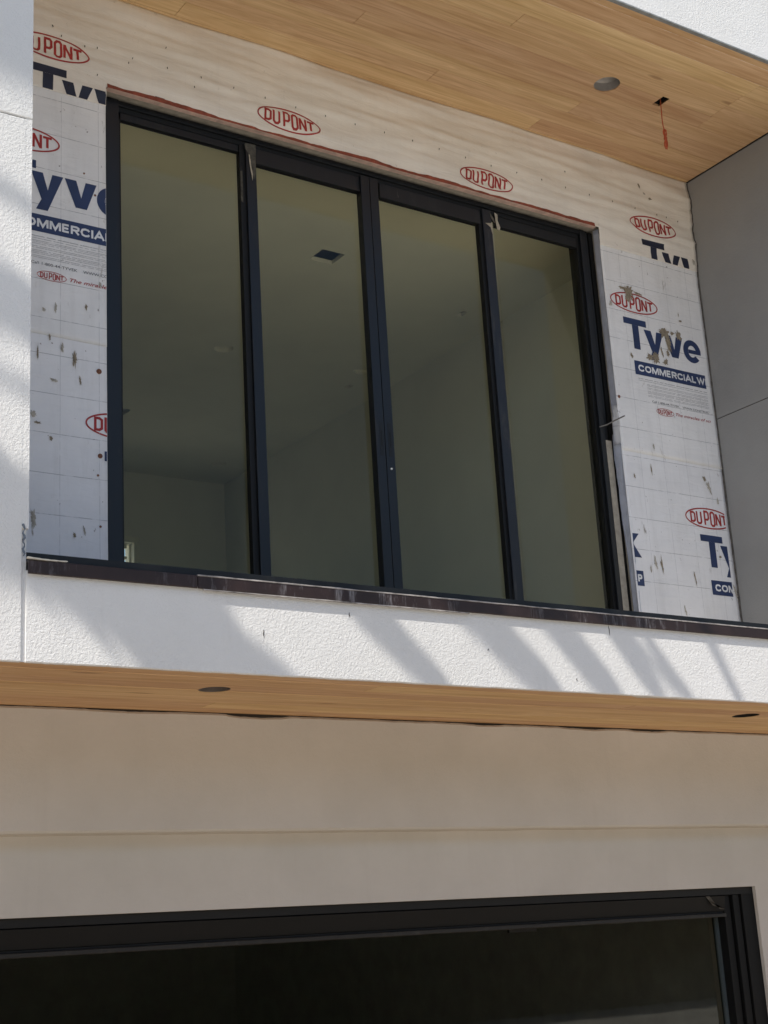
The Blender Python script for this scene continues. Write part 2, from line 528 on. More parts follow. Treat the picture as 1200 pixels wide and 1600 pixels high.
box("end_wall", -3.2, -3.0, 0.2, 7.6, 1.0, 6.4, M["stucco"], house)
box("front_wall", 4.62, 8.0, YF, YF + 0.014, ZS, 1.40, M["stucco"], house)
box("front_wall", 4.62, 8.0, YF, YF + 0.25, 1.402, 6.4, M["stucco"], house)
box("front_wall", 6.5, 8.0, YG, 0.1, -1.75, 1.0, M["plaster"], house)
# sealant smear at the pillar joint
bm = bmesh.new()
pts = []
for i in range(15):
    z = 1.425 + 0.12 * i / 14
    pts.append((-0.924 + 0.004 * math.sin(i * 1.7), YF - 0.001, z))
add_tube(bm, pts, 0.006, 6, [0.0015 + 0.0035 * abs(math.sin(i * 0.55 + 0.3)) for i in range(15)])
obj("sealant_smear", bm, M["caulk"], house)

for cx, cz, ln in ((0.071, 1.199, 0.036), (0.482, 1.305, 0.022), (1.93, 1.335, 0.05), (1.70, 1.09, 0.015), (1.20, 1.20, 0.010)):
    bm = bmesh.new()
    pts = []
    for k in range(9):
        t = k / 8
        pts.append((cx + 0.004 * noise.noise(Vector((t * 3, cx * 7, 0))), YF - 0.0006, cz - ln / 2 + ln * t))
    add_tube(bm, pts, 0.001, 5, [0.0004 + 0.0016 * math.sin(math.pi * k / 8) for k in range(9)])
    obj("stucco_crack", bm, M["gap"], house)

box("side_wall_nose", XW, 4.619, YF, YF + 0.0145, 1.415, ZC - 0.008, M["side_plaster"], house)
# coping on the parapet
coping = empty("coping", house)
for x0, x1 in ((-0.911, -0.226), (-0.222, 1.458), (1.461, 3.30), (3.303, 4.619)):
    bm = bmesh.new()
    prof = [(YF - 0.014, 1.357), (YF - 0.016, 1.360), (YF - 0.016, 1.405), (YF - 0.013, 1.409), (YF + 0.20, 1.414), (YF + 0.20, 1.404), (YF - 0.010, 1.399), (YF - 0.010, 1.357)]
    nn = max(2, int((x1 - x0) / 0.08))
    vs = []
    for i in range(nn + 1):
        x = x0 + (x1 - x0) * i / nn
        dz = 0.0015 * noise.noise(Vector((x * 3, 0, 3)))
        vs.append([bm.verts.new((x, y, z + dz)) for y, z in prof])
    for i in range(nn):
        for j in range(8):
            k = (j + 1) % 8
            bm.faces.new((vs[i][j], vs[i][k], vs[i + 1][k], vs[i + 1][j]))
    bm.faces.new(vs[0][::-1]); bm.faces.new(vs[-1])
    bmesh.ops.recalc_face_normals(bm, faces=bm.faces)
    obj("coping_section", bm, M["coping"], coping)
ragged_box("coping_hem", -0.224, 4.619, YF - 0.018, YF - 0.006, 1.4065, 1.4125, M["coping_edge"], coping, 0.002, 0.0015, seed=33, round_=0.001)
ragged_box("coping_hem", -0.20, 1.1, YF - 0.0175, YF - 0.010, 1.3515, 1.3565, M["coping_edge"], coping, 0.001, 0.002, seed=39, round_=0.001)
box("coping_upstand", -0.905, 4.35, YF + 0.03, YF + 0.045, 1.40, 1.448, M["frame_dusty"], coping)

# ------------------------------------------------------------------ soffits of planks
def plank(x0, x1, y0, y1, z, parent, i):
    bm = bmesh.new()
    dz = random.uniform(-0.0009, 0.0009)
    add_box(bm, x0 + 0.0009, x1 - 0.0009, y0 + 0.0011, y1 - 0.0011, z + dz, z + 0.016, 0.0022)
    return obj("plank", bm, M["wood"], parent)

soffit = tag(empty("wood_soffit", house), "plank ceiling of the recess, oiled pine with a light hole")
pw = 0.1370
rows_up = [(-0.045, 0.012)] + [(-0.045 - 0.0 - pw * (k + 1) + (0.0), -0.045 - pw * k) for k in range(9)] + [(YF + 0.022, -0.045 - pw * 9)]
joints = {0: [1.1], 1: [0.4, 2.9], 2: [2.0], 3: [-0.1, 3.0], 4: [1.3], 5: [3.87], 6: [0.6, 3.855], 7: [2.1, 3.86], 8: [3.865, 0.2], 9: [1.6], 10: [0.9]}
up_planks = []
for i, (a, b_) in enumerate(rows_up):
    if b_ - a < 0.01:
        continue
    xs = [-0.905] + sorted(joints.get(i, [])) + [XW - 0.012]
    for j in range(len(xs) - 1):
        up_planks.append(plank(xs[j], xs[j + 1], a, b_, ZC, soffit, i))
def cyl_cut(cx, cy, r, z, seed): return ragged_disc(cx, cy, r, z - 0.05, z + 0.05, seed)
def box_cut(x0, x1, y0, y1, z):
    bm = bmesh.new()
    add_box(bm, x0, x1, y0, y1, z - 0.05 + Z0, z + 0.05 + Z0)
    return bm
for o in up_planks:
    xs = [v.co.x for v in o.data.vertices]; ys = [v.co.y for v in o.data.vertices]
    if min(xs) < 3.004 < max(xs) and min(ys) < -0.686 + 0.083 and max(ys) > -0.686 - 0.083:
        cut_with(o, [cyl_cut(3.004, -0.686, 0.0815, ZC, 2.0)])
    if min(xs) < 3.443 < max(xs) and min(ys) < -0.65 and max(ys) > -0.757:
        cut_with(o, [box_cut(3.412, 3.470, -0.755, -0.653, ZC)])
box("shadow_bead", XW - 0.011, XW - 0.001, YF + 0.03, -0.001, ZC - 0.003, ZC + 0.012, M["gap"], soffit)
bm = bmesh.new()
add_box(bm, -0.905, XW + 0.2, YF + 0.03, 0.1, ZC + 0.017, ZC + 0.03)
deck = obj("soffit_backing", bm, M["dark"], soffit)
cut_with(deck, [cyl_cut(3.004, -0.686, 0.084, ZC, 2.0), box_cut(3.41, 3.472, -0.757, -0.651, ZC)])
# steel can of the recessed light
def can(cx, cy, r, z, h, parent, mat_in):
    bm = bmesh.new()
    n = 32
    rr = []
    for q, (rad, zz) in enumerate(((r, z + 0.006), (r, z + h), (r * 0.75, z + h + 0.008), (0.0005, z + h + 0.012), (r + 0.002, z + h + 0.02), (r + 0.002, z + 0.006))):
        rr.append([bm.verts.new((cx + rad * math.cos(2 * math.pi * k / n), cy + rad * math.sin(2 * math.pi * k / n), zz)) for k in range(n)])
    for a, b_ in ((0, 1), (1, 2), (2, 3), (0, 5), (5, 4), (4, 3)):
        for k in range(n):
            l = (k + 1) % n
            bm.faces.new((rr[a][k], rr[a][l], rr[b_][l], rr[b_][k]))
    return obj("light_can", bm, mat_in, parent, smooth=False)
can(3.004, -0.686, 0.079, ZC, 0.058, soffit, M["steel"])
bm = bmesh.new()
for (a0, a1, b0, b1, c0, c1) in ((3.406, 3.412, -0.762, -0.646, ZC + 0.004, ZC + 0.09), (3.470, 3.476, -0.762, -0.646, ZC + 0.004, ZC + 0.09),
                                 (3.412, 3.470, -0.762, -0.756, ZC + 0.004, ZC + 0.09), (3.412, 3.470, -0.652, -0.646, ZC + 0.004, ZC + 0.09), (3.406, 3.476, -0.762, -0.646, ZC + 0.09, ZC + 0.096)):
    add_box(bm, a0, a1, b0, b1, c0, c1)
obj("junction_box", bm, M["dark"], soffit)

low = tag(empty("lower_soffit", house), "narrow plank strip under the parapet with two light holes")
rows_lo = [(YF + 0.0145, -1.235), (-1.235, -1.098), (-1.098, -0.961), (-0.961, -0.824), (-0.824, -0.687), (-0.687, -0.550), (-0.550, -0.478), (-0.478, -0.400)]
jl = {1: [0.7], 2: [2.3], 3: [-0.9, 3.9], 4: [1.5], 5: [0.2], 6: [2.9]}
lo_planks = []
for i, (a, b_) in enumerate(rows_lo):
    xs = [-3.2] + jl.get(i, []) + [8.0]
    for j in range(len(xs) - 1):
        lo_planks.append(plank(xs[j], xs[j + 1], a, b_, ZS + 0.004, low, i))
for cx, cy, rad, sd in ((0.040, -0.985, 0.068, 4.0), (3.215, -0.968, 0.074, 6.0)):
    for o in lo_planks:
        xs = [v.co.x for v in o.data.vertices]; ys = [v.co.y for v in o.data.vertices]
        if min(xs) < cx < max(xs) and min(ys) < cy + rad and max(ys) > cy - rad:
            cut_with(o, [cyl_cut(cx, cy, rad, ZS, sd)])
    can(cx, cy, rad - 0.002, ZS, 0.06, low, M["dull_can"] if cx < 1 else M["dark"])
bm = bmesh.new()
add_box(bm, -3.2, 8.0, YF + 0.0148, -0.4, ZS + 0.021, ZS + 0.03)
deck = obj("soffit_backing", bm, M["dark"], low)
cut_with(deck, [cyl_cut(0.040, -0.985, 0.071, ZS, 4.0), cyl_cut(3.215, -0.968, 0.077, ZS, 6.0)])
# plaster dragged over the edge of the lower soffit
bm = bmesh.new()
slab_pts = [(2.02, -1.352), (2.12, -1.300), (2.25, -1.315), (2.42, -1.306), (2.56, -1.335), (2.60, -1.352)]
f = [bm.verts.new((x, y, ZS + 0.0015)) for x, y in slab_pts]; g = [bm.verts.new((x, y, ZS + 0.004)) for x, y in slab_pts]
bm.faces.new(f); bm.faces.new(g[::-1])
for i in range(6):
    bm.faces.new((f[i], f[(i + 1) % 6], g[(i + 1) % 6], g[i]))
bmesh.ops.recalc_face_normals(bm, faces=bm.faces)
obj("plaster_smear", bm, M["plaster"], low)

# ------------------------------------------------------------------ house wrap
wrap = tag(empty("house_wrap", house), "white printed house wrap stapled around the black sliding door")
OX0, OX1, OZ1 = 0.001, 3.462, 4.398         # opening in the wrap

def relief(x, z):
    """How far the sheet stands off the wall (towards the street is negative y)."""
    t = min(1.0, max(0.0, (z - 4.22) / 0.25))
    p = Vector((x * 1.3 + z * 2.2, z * 8.5 + 0.5 * noise.noise(Vector((x * 0.9, z, 2.0))) * 4.0, 0.0))
    wr = noise.noise(p) * 0.6 + noise.noise(Vector((x * 2.3 + z * 2.5, z * 24.0, 4.0))) * 0.33
    q = noise.noise(Vector((x * 3.0, z * 1.2, 9.0)))
    wl = noise.noise(Vector((x * 5.0 - z * 2.0, z * 3.2, 7.0)))
    return -0.003 - t * (0.027 * (0.62 + wr)) - (1 - t) * (0.0016 * (1 + q) + 0.0024 * (1 + wl))

def sheet(name, x0, x1, zlo, zhi, off, mat, label, dx=0.03, dz=0.03):
    xs = sorted(set([round(x0 + (x1 - x0) * i / int((x1 - x0) / dx), 4) for i in range(int((x1 - x0) / dx) + 1)] + [q for q in (OX0, OX1) if x0 <= q <= x1]))
    rows = int(3.6 / dz)
    bm = bmesh.new()
    nz = max(4, int((zhi(0) - zlo(0)) / dz))
    cols = {}
    def z_at(x, j):
        a, b_ = zlo(x), zhi(x)
        inside = OX0 - 1e-5 <= x <= OX1 + 1e-5
        return a + (b_ - a) * j / nz
    grid = []
    for x in xs:
        col = []
        for j in range(nz + 1):
            z = z_at(x, j)
            col.append((x, z))
        grid.append(col)
    # snap one row onto the head of the opening
    for i, x in enumerate(xs):
        if zlo(x) < OZ1 < zhi(x) and x1 - x0 > 3:
            j = min(range(nz + 1), key=lambda k: abs(grid[0][k][1] - OZ1))
            grid[i][j] = (x, OZ1)
    vv = [[bm.verts.new((x, relief(x, z) + off, z)) for x, z in col] for col in grid]
    for i in range(len(xs) - 1):
        for j in range(nz):
            cx = (xs[i] + xs[i + 1]) / 2
            cz = (grid[i][j][1] + grid[i][j + 1][1]) / 2
            if OX0 < cx < OX1 and cz < OZ1:
                continue
            bm.faces.new((vv[i][j], vv[i + 1][j], vv[i + 1][j + 1], vv[i][j + 1]))
    loose = [v for v in bm.verts if not v.link_faces]
    bmesh.ops.delete(bm, geom=loose, context="VERTS")
    # a turned edge with thickness
    ed = [e for e in bm.edges if len(e.link_faces) == 1]
    r = bmesh.ops.extrude_edge_only(bm, edges=ed)
    nv = [g for g in r["geom"] if isinstance(g, bmesh.types.BMVert)]
    bmesh.ops.translate(bm, vec=(0, 0.0022, 0), verts=nv)
    bmesh.ops.recalc_face_normals(bm, faces=bm.faces)
    o = obj(name, bm, mat, wrap, smooth=True)
    if label: o["label"] = label
    return o

for xa, xb in ((-0.98, OX0), (OX1, XW - 0.006)):
    sheet("wrap_sheet", xa, xb, lambda x: 1.0, lambda x: 2.95 - 0.016 * x, 0.0, M["wrap_low"], None, 0.03, 0.03)
for xa, xb in ((-0.98, OX0), (OX1, XW - 0.006)):
    sheet("wrap_sheet", xa, xb, lambda x: 2.925 - 0.0175 * x, lambda x: 4.33, -0.003, M["wrap_mid"], None, 0.03, 0.03)
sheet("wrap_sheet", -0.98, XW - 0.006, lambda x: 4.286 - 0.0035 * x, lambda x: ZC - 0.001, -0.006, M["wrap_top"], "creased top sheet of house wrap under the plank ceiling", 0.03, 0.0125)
# tape line on each lap
for xa, xb in ((-0.98, -0.002), (3.47, 4.34)):
    bm = bmesh.new()
    pts = []
    n = 24
    for i in range(n + 1):
        x = xa + (xb - xa) * i / n
        pts.append((x, 2.925 - 0.0175 * x + 0.004 + 0.001 * math.sin(x * 30)))
    for i in range(n, -1, -1):
        x = xa + (xb - xa) * i / n
        pts.append((x, 2.925 - 0.0175 * x + 0.0085 + 0.001 * math.sin(x * 23)))
    slab_from_poly(bm, pts, -0.0085, -0.0075)
    obj("lap_tape", bm, m_plain("tan_lap_tape", (0.56, 0.46, 0.38), 0.7, 0.2, 20) if "tan_lap_tape" not in bpy.data.materials else bpy.data.materials["tan_lap_tape"], wrap)

bm = bmesh.new()
n = 160
fl = []
for i in range(n + 1):
    z = 1.35 + (ZC - 1.36) * i / n
    wd = max(0.0012, 0.004 + 0.006 * noise.noise(Vector((z * 5.0, 3, 0))) + 0.005 * noise.noise(Vector((z * 21.0, 1, 0))))
    fl.append([bm.verts.new((XW - 0.0065 - wd, relief(4.35, z) - 0.0075, z)), bm.verts.new((XW - 0.001, relief(4.35, z) - 0.0085, z)), bm.verts.new((XW - 0.001, 0.004, z)), bm.verts.new((XW - 0.0065 - wd, 0.004, z))])
for i in range(n):
    for j in range(4):
        k = (j + 1) % 4
        bm.faces.new((fl[i][j], fl[i][k], fl[i + 1][k], fl[i + 1][j]))
bmesh.ops.recalc_face_normals(bm, faces=bm.faces)
obj("corner_seam", bm, m_plain("grimy_corner_seam", (0.10, 0.09, 0.08), 0.9, 0.5, 30), wrap)

# -------- print on the wrap
def front(x, z):
    if z > 4.286 - 0.0035 * x: off = -0.006
    elif z > 2.925 - 0.0175 * x: off = -0.003
    else: off = 0.0
    return relief(x, z) + off - 0.0016

def clip_bm(bm, xmin=-9, xmax=9, zmin=-9, zmax=9):
    bm.normal_update()
    bmesh.ops.triangulate(bm, faces=bm.faces)
    for co, no in (((xmin, 0, 0), (-1, 0, 0)), ((xmax, 0, 0), (1, 0, 0)), ((0, 0, zmin), (0, 0, -1)), ((0, 0, zmax), (0, 0, 1))):
        bmesh.ops.bisect_plane(bm, geom=list(bm.verts) + list(bm.edges) + list(bm.faces), plane_co=co, plane_no=no, clear_outer=True)

def finish_print(name, bm, mat, parent=wrap):
    if not bm.faces:
        bm.free()
        return None
    bm.normal_update()
    bmesh.ops.triangulate(bm, faces=bm.faces)
    # cut the flat print finely enough to lie on the creases
    for ax, step in ((0, 0.05), (2, 0.012)):
        lo = min(v.co[ax] for v in bm.verts); hi = max(v.co[ax] for v in bm.verts)
        if hi - lo > 0.3 and ax == 2 and max(v.co[2] for v in bm.verts) < 4.25:
            step = 0.03
        k = math.ceil(lo / step)
        while k * step < hi:
            co = [0, 0, 0]; no = [0, 0, 0]; co[ax] = k * step; no[ax] = 1
            bmesh.ops.bisect_plane(bm, geom=list(bm.verts) + list(bm.edges) + list(bm.faces), plane_co=co, plane_no=no)
            k += 1
    bm.normal_update()
    bmesh.ops.triangulate(bm, faces=bm.faces)
    for v in bm.verts:
        v.co.y += front(v.co.x, v.co.z)
    for f in bm.faces:
        f.normal_update()
        if f.normal.y > 0:
            f.normal_flip()
    o = obj(name, bm, mat, parent)
    if name == "fine_print":
        o["kind"] = "stuff"
    return o

def text_bm(body, x, z, width, height, bold=0.0, shear=0.0, x_space=1.0):
    """Lettering as a flat mesh; cap height and total width in metres, (x, z) is the start of the baseline."""
    cu = bpy.data.curves.new("lettering", "FONT")
    cu.body = body
    cu.size = 1.0
    cu.offset = bold
    cu.shear = shear
    cu.space_character = x_space
    cu.resolution_u = 4
    o = bpy.data.objects.new("lettering", cu)
    C.objects.link(o)
    bpy.context.view_layer.update()
    me = bpy.data.meshes.new_from_object(o.evaluated_get(bpy.context.evaluated_depsgraph_get()))
    bpy.data.objects.remove(o)
    xs = [v.co.x for v in me.vertices]
    capo = 0.73
    x0, x1 = min(xs), max(xs)
    bm = bmesh.new()
    bm.from_mesh(me)
    bpy.data.meshes.remove(me)
    for v in bm.verts:
        v.co = Vector((x + (v.co.x - x0) / (x1 - x0) * width, 0, z + v.co.y / capo * height))
    return bm

def poly(bm, pts, ox=0, oz=0, sx=1, sz=1):
    f = bm.faces.new([bm.verts.new((ox + a * sx, 0, oz + b * sz)) for a, b in pts])
    return f

def stroke(bm, pts, wd, closed=False):
    P = [Vector((a, b)) for a, b in pts]
    n = len(P)
    L, R = [], []
    for i in range(n):
        a = P[(i - 1) % n] if closed or i > 0 else P[i]
        c = P[(i + 1) % n] if closed or i < n - 1 else P[i]
        d1 = (P[i] - a); d2 = (c - P[i])
        if d1.length < 1e-9: d1 = d2
        if d2.length < 1e-9: d2 = d1
        d1.normalize(); d2.normalize()
        n1 = Vector((-d1.y, d1.x)); n2 = Vector((-d2.y, d2.x))
        m = (n1 + n2)
        m = m / max(0.35, m.dot(n1)) if m.length > 1e-6 else n1
        L.append(P[i] + m * wd / 2); R.append(P[i] - m * wd / 2)
    lv = [bm.verts.new((p.x, 0, p.y)) for p in L]; rv = [bm.verts.new((p.x, 0, p.y)) for p in R]
    for i in range(n if closed else n - 1):
        j = (i + 1) % n
        bm.faces.new((lv[i], lv[j], rv[j], rv[i]))

def oval(cx, cz, s=1.0, parts=True, mat=None, **clip):
    """Oval badge with six tall narrow letters, 0.41 m wide at s = 1."""
    hw, hh = 0.2055 * s, 0.0655 * s
    bm = bmesh.new()
    stroke(bm, [(cx + hw * math.cos(a), cz + hh * math.sin(a)) for a in [2 * math.pi * k / 56 for k in range(56)]], 0.0085 * s, True)
    wd = 0.0132 * s
    def T(pts, x0, w_, h_):
        return [(cx + (x0 + a * w_) * s, cz + (b - 0.5) * h_ * s) for a, b in pts]
    D = [(0, 0), (0, 1), (0.62, 1), (1, 0.86), (1, 0.14), (0.62, 0)]
    U = [(0, 1), (0, 0.14), (0.28, 0), (0.72, 0), (1, 0.14), (1, 1)]
    Pp = [(0, 0), (0, 1), (0.72, 1), (1, 0.88), (1, 0.52), (0.72, 0.40), (0.05, 0.40)]
    O = [(0.28, 0), (0, 0.12), (0, 0.88), (0.28, 1), (0.72, 1), (1, 0.88), (1, 0.12), (0.72, 0)]
    stroke(bm, T(D, -0.158, 0.034, 0.060), wd, True)
    stroke(bm, T(U, -0.104, 0.036, 0.078), wd)
    stroke(bm, T(Pp, -0.036, 0.034, 0.090), wd)
    stroke(bm, T(O, 0.018, 0.034, 0.090), wd, True)
    for seg_ in ([(0, 0), (0, 1)], [(1, 0), (1, 1)], [(0.02, 0.98), (0.98, 0.02)]):
        stroke(bm, T(seg_, 0.070, 0.038, 0.078), wd)
    stroke(bm, T([(0.5, 0), (0.5, 1)], 0.120, 0.046, 0.058), wd)
    stroke(bm, T([(0, 1), (1, 1)], 0.120, 0.046, 0.058), wd)
    clip_bm(bm, **clip)
    return finish_print("badge", bm, mat or M["red"])

def big_word(x, z, mat, **clip):
    """The five big letters: x left of the T, z baseline; cap height 0.212."""
    H, X, S = 0.212, 0.152, 0.055
    bm = bmesh.new()
    poly(bm, [(0, H - 0.044), (0.200, H - 0.044), (0.200, H), (0, H)], x, z)
    poly(bm, [(0.072, 0), (0.128, 0), (0.128, H - 0.0442), (0.072, H - 0.0442)], x, z)
    y0 = 0.174   # y with its straight tail
    poly(bm, [(y0, X), (y0 + 0.062, X), (y0 + 0.089, 0.058), (y0 + 0.112, X), (y0 + 0.170, X), (y0 + 0.089, -0.055), (y0 + 0.028, -0.055), (y0 + 0.056, 0.004)], x, z)
    v0 = 0.352
    poly(bm, [(v0, X), (v0 + 0.062, X), (v0 + 0.089, 0.058), (v0 + 0.113, X), (v0 + 0.172, X), (v0 + 0.119, 0), (v0 + 0.059, 0)], x, z)
    # e
    cx, cz, ro, ri = x + 0.606, z + 0.074, 0.080, 0.036
    outer, inner = [], []
    for k in range(26):
        a = math.radians(-38 - (360 - 38 - 0) * k / 25.0)
        a = math.radians(-42) - math.radians(318) * k / 25.0
        outer.append((cx + ro * math.cos(a), cz + (ro + 0.002) * math.sin(a)))
        inner.append((cx + ri * math.cos(a), cz + (ri + 0.006) * math.sin(a)))
    ov = [bm.verts.new((a, 0, b)) for a, b in outer]; iv = [bm.verts.new((a, 0, b)) for a, b in inner]
    for k in range(25):
        bm.faces.new((ov[k], ov[k + 1], iv[k + 1], iv[k]))
    poly(bm, [(0.572, 0.058), (0.6855, 0.058), (0.6855, 0.086), (0.572, 0.086)], x, z)
    # k
    k0 = 0.702
    poly(bm, [(k0, 0), (k0 + S, 0), (k0 + S, H), (k0, H)], x, z)
    poly(bm, [(k0 + S, 0.058), (k0 + 0.100, X), (k0 + 0.164, X), (k0 + S, 0.030)][:4], x, z)
    poly(bm, [(k0 + 0.066, 0.066), (k0 + 0.104, 0.094), (k0 + 0.172, 0), (k0 + 0.108, 0)], x, z)
    clip_bm(bm, **clip)
    return finish_print("lettering", bm, mat)

def banner(x, z, word, **clip):
    """Navy bar 0.095 high and 0.87 long at (x, z top) with pale capitals."""
    bm = bmesh.new()
    poly(bm, [(0, -0.0955), (0.868, -0.0955), (0.868, 0), (0, 0)], x, z)
    clip_bm(bm, **clip)
    o = finish_print("banner", bm, M["blue"])
    bm = bmesh.new()
    G = {"C": (0.050, [[(1, 0.74), (0.86, 0.93), (0.5, 1), (0.14, 0.88), (0, 0.5), (0.14, 0.12), (0.5, 0), (0.86, 0.07), (1, 0.26)]]),
         "O": (0.054, [[(0.5, 1), (0.14, 0.88), (0, 0.5), (0.14, 0.12), (0.5, 0), (0.86, 0.12), (1, 0.5), (0.86, 0.88), (0.5, 1)]]),
         "M": (0.058, [[(0, -0.12), (0, 1.12)], [(1, -0.12), (1, 1.12)], [(0.06, 1.05), (0.5, 0.0), (0.94, 1.05)]]),
         "E": (0.036, [[(0, -0.12), (0, 1.12)], [(0, 1), (1, 1)], [(0, 0.5), (0.92, 0.5)], [(0, 0), (1, 0)]]),
         "R": (0.042, [[(0, -0.12), (0, 1.12)], [(0, 1), (0.75, 1), (1, 0.88), (1, 0.6), (0.75, 0.48), (0, 0.48)], [(0.5, 0.48), (1.05, -0.10)]]),
         "I": (0.0, [[(0, -0.12), (0, 1.12)]]),
         "A": (0.052, [[(-0.06, -0.12), (0.5, 1.06), (1.06, -0.12)], [(0.2, 0.3), (0.8, 0.3)]]),
         "L": (0.034, [[(0, -0.12), (0, 1.12)], [(0, 0), (1, 0)]]),
         "W": (0.074, [[(-0.02, 1.12), (0.26, 0.0), (0.5, 1.0), (0.74, 0.0), (1.02, 1.12)]]),
         "P": (0.040, [[(0, -0.12), (0, 1.12)], [(0, 1), (0.75, 1), (1, 0.88), (1, 0.56), (0.75, 0.44), (0, 0.44)]])}
    gx, wd_ = x + 0.0345, 0.0112
    for ch in word:
        gw, strokes = G[ch]
        gw *= 0.84
        for st in strokes:
            stroke(bm, [(gx + a * gw, z - 0.0655 + b_ * 0.037) for a, b_ in st], wd_)
        gx += gw + wd_ + 0.0052
    if not bm.verts:
        bm.free()
        return
    for v in bm.verts:
        v.co.y -= 0.0012
    clip_bm(bm, **clip)
    finish_print("lettering", bm, M["white_ink"], )

def small_print(x, z, rnd, **clip):
    """Rows of unreadably small grey print, then the two short lines that can be read."""
    bm = bmesh.new()
    rows = [(0.0, 0.0035), (-0.012, 0.0025), (-0.032, 0.0022), (-0.041, 0.0022), (-0.055, 0.0022), (-0.063, 0.0022), (-0.077, 0.0022), (-0.085, 0.0022), (-0.093, 0.0022), (-0.106, 0.0022), (-0.114, 0.0022)]
    for q, (dz, hh) in enumerate(rows):
        xx = x + (0.02 if q < 2 else 0.09)
        while xx < x + 0.84:
            wl = rnd.uniform(0.008, 0.05)
            poly(bm, [(0, 0), (wl, 0), (wl, hh), (0, hh)], xx, z + dz)
            xx += wl + rnd.choice((0.002, 0.003, 0.003, 0.012))
    clip_bm(bm, **clip)
    finish_print("fine_print", bm, M["grey_ink"])
    bm = text_bm("Call 1-800-44-TYVEK    WWW.CONSTRUCTION.TYVEK.COM", x + 0.120, z - 0.150, 0.74, 0.0155, 0.006)
    clip_bm(bm, **clip)
    finish_print("fine_print", bm, M["dark_ink"])
    oval(x + 0.228, z - 0.203, 0.37, **clip)
    bm = text_bm("The miracles of science", x + 0.322, z - 0.212, 0.40, 0.0215, 0.008, 0.3)
    clip_bm(bm, **clip)
    finish_print("fine_print", bm, M["red"])

rnd = random.Random(3)
# main block right of the door, and the same print left of the door
XR = XW - 0.010
for bx, bz, cl in ((3.597, 3.583, dict(xmin=3.472, xmax=4.296)), (-0.576, 3.655, dict(xmax=OX0 - 0.002))):
    oval(bx + 0.1155, bz + 0.325, 1.0, **{**cl, "xmax": min(cl.get("xmax", 9), XR)})
    big_word(bx, bz, M["blue"], **cl)
    banner(bx + 0.058, bz - 0.083, "COMMERCIALWRAP", **{**cl})
    small_print(bx + 0.058, bz - 0.206, rnd, **cl)
# top row: badges, and the word cut off by the lap below
oval(3.956, 4.511, 1.0, xmax=XR)
oval(-0.303, 4.533, 1.0)
oval(1.1185, 4.511, 1.0)
oval(2.538, 4.503, 1.0)
big_word(3.844, 4.192, M["navy_dull"], zmin=4.2745, xmax=4.272)
big_word(-0.420, 4.210, M["navy_dull"], zmin=4.2895, xmax=OX0 - 0.002)
big_word(-0.420, 4.210, M["navy_dull"], zmin=OZ1 + 0.002, xmin=OX0 + 0.04)
# lower row
oval(4.166, 2.490, 1.0, xmax=4.318)
big_word(4.068, 2.165, M["blue"], xmax=4.305)
banner(4.120, 2.079, "COMMERCIALWRAP", xmax=4.305)
oval(0.0965, 2.510, 1.0, xmax=OX0 - 0.002)
big_word(2.660, 2.170, M["blue"], xmin=3.474)
banner(2.664, 2.085, "", xmin=3.474)
bm = bmesh.new()
for st in ([(0, -0.12), (0, 1.12)], [(0, 1), (0.75, 1), (1, 0.88), (1, 0.56), (0.75, 0.44), (0, 0.44)]):
    stroke(bm, [(3.487 + a_ * 0.024, 2.085 - 0.0655 + b_ * 0.037) for a_, b_ in st], 0.0112)
for v in bm.verts:
    v.co.y -= 0.0012
finish_print("lettering", bm, M["white_ink"])
bm = bmesh.new()
poly(bm, [(0, 0), (0.012, 0), (0.012, 0.05), (0, 0.05)], -0.014, 2.322)
finish_print("lettering", bm, M["blue"])

# staples along the head, cap nails, mud smears
st_me = None
def staple(x, z, tall=0.011):
    global st_me
    if st_me is None:
        bm = bmesh.new()
        add_box(bm, -0.0016, 0.0016, -0.003, 0.0, -0.0055, 0.0055)
        st_me = bpy.data.meshes.new("staple")
        bm.to_mesh(st_me); bm.free()
        st_me.materials.append(M["gap"])
    o = bpy.data.objects.new("staple", st_me)
    o.location = (x, front(x, z) - 0.0005, z + Z0)
    o.rotation_euler = (0, random.uniform(-0.4, 0.4), 0)
    C.objects.link(o); o.parent = wrap
for k in range(-6, 17):
    staple(0.965 + 0.2027 * k, 4.616 + random.uniform(-0.003, 0.003))
for x, z in ((-0.30, 4.66), (-0.12, 4.60), (0.13, 4.58), (-0.05, 4.45), (-0.21, 4.34), (0.35, 4.74), (0.52, 4.55), (4.1, 4.62), (3.2, 4.73)):
    staple(x, z)
nail_me = None
def cap_nail(x, z, r=0.0125):
    global nail_me
    if nail_me is None:
        bm = bmesh.new()
        rr = []
        for rad, y in ((0.0002, -0.004), (0.35, -0.004), (0.55, -0.0015), (0.85, -0.0045), (1.0, -0.002), (1.0, 0.002)):
            rr.append([bm.verts.new((rad * 0.0125 * math.cos(2 * math.pi * k / 14), y, rad * 0.0125 * math.sin(2 * math.pi * k / 14))) for k in range(14)])
        for a in range(5):
            for k in range(14):
                bm.faces.new((rr[a][k], rr[a][(k + 1) % 14], rr[a + 1][(k + 1) % 14], rr[a + 1][k]))
        bmesh.ops.recalc_face_normals(bm, faces=bm.faces)
        nail_me = bpy.data.meshes.new("cap_nail")
        bm.to_mesh(nail_me); bm.free()
        nail_me.materials.append(M["nail"])
    o = bpy.data.objects.new("cap_nail", nail_me)
    o.location = (x, front(x, z), z + Z0)
    o.scale = (r / 0.0125,) * 3
    C.objects.link(o); o.parent = wrap
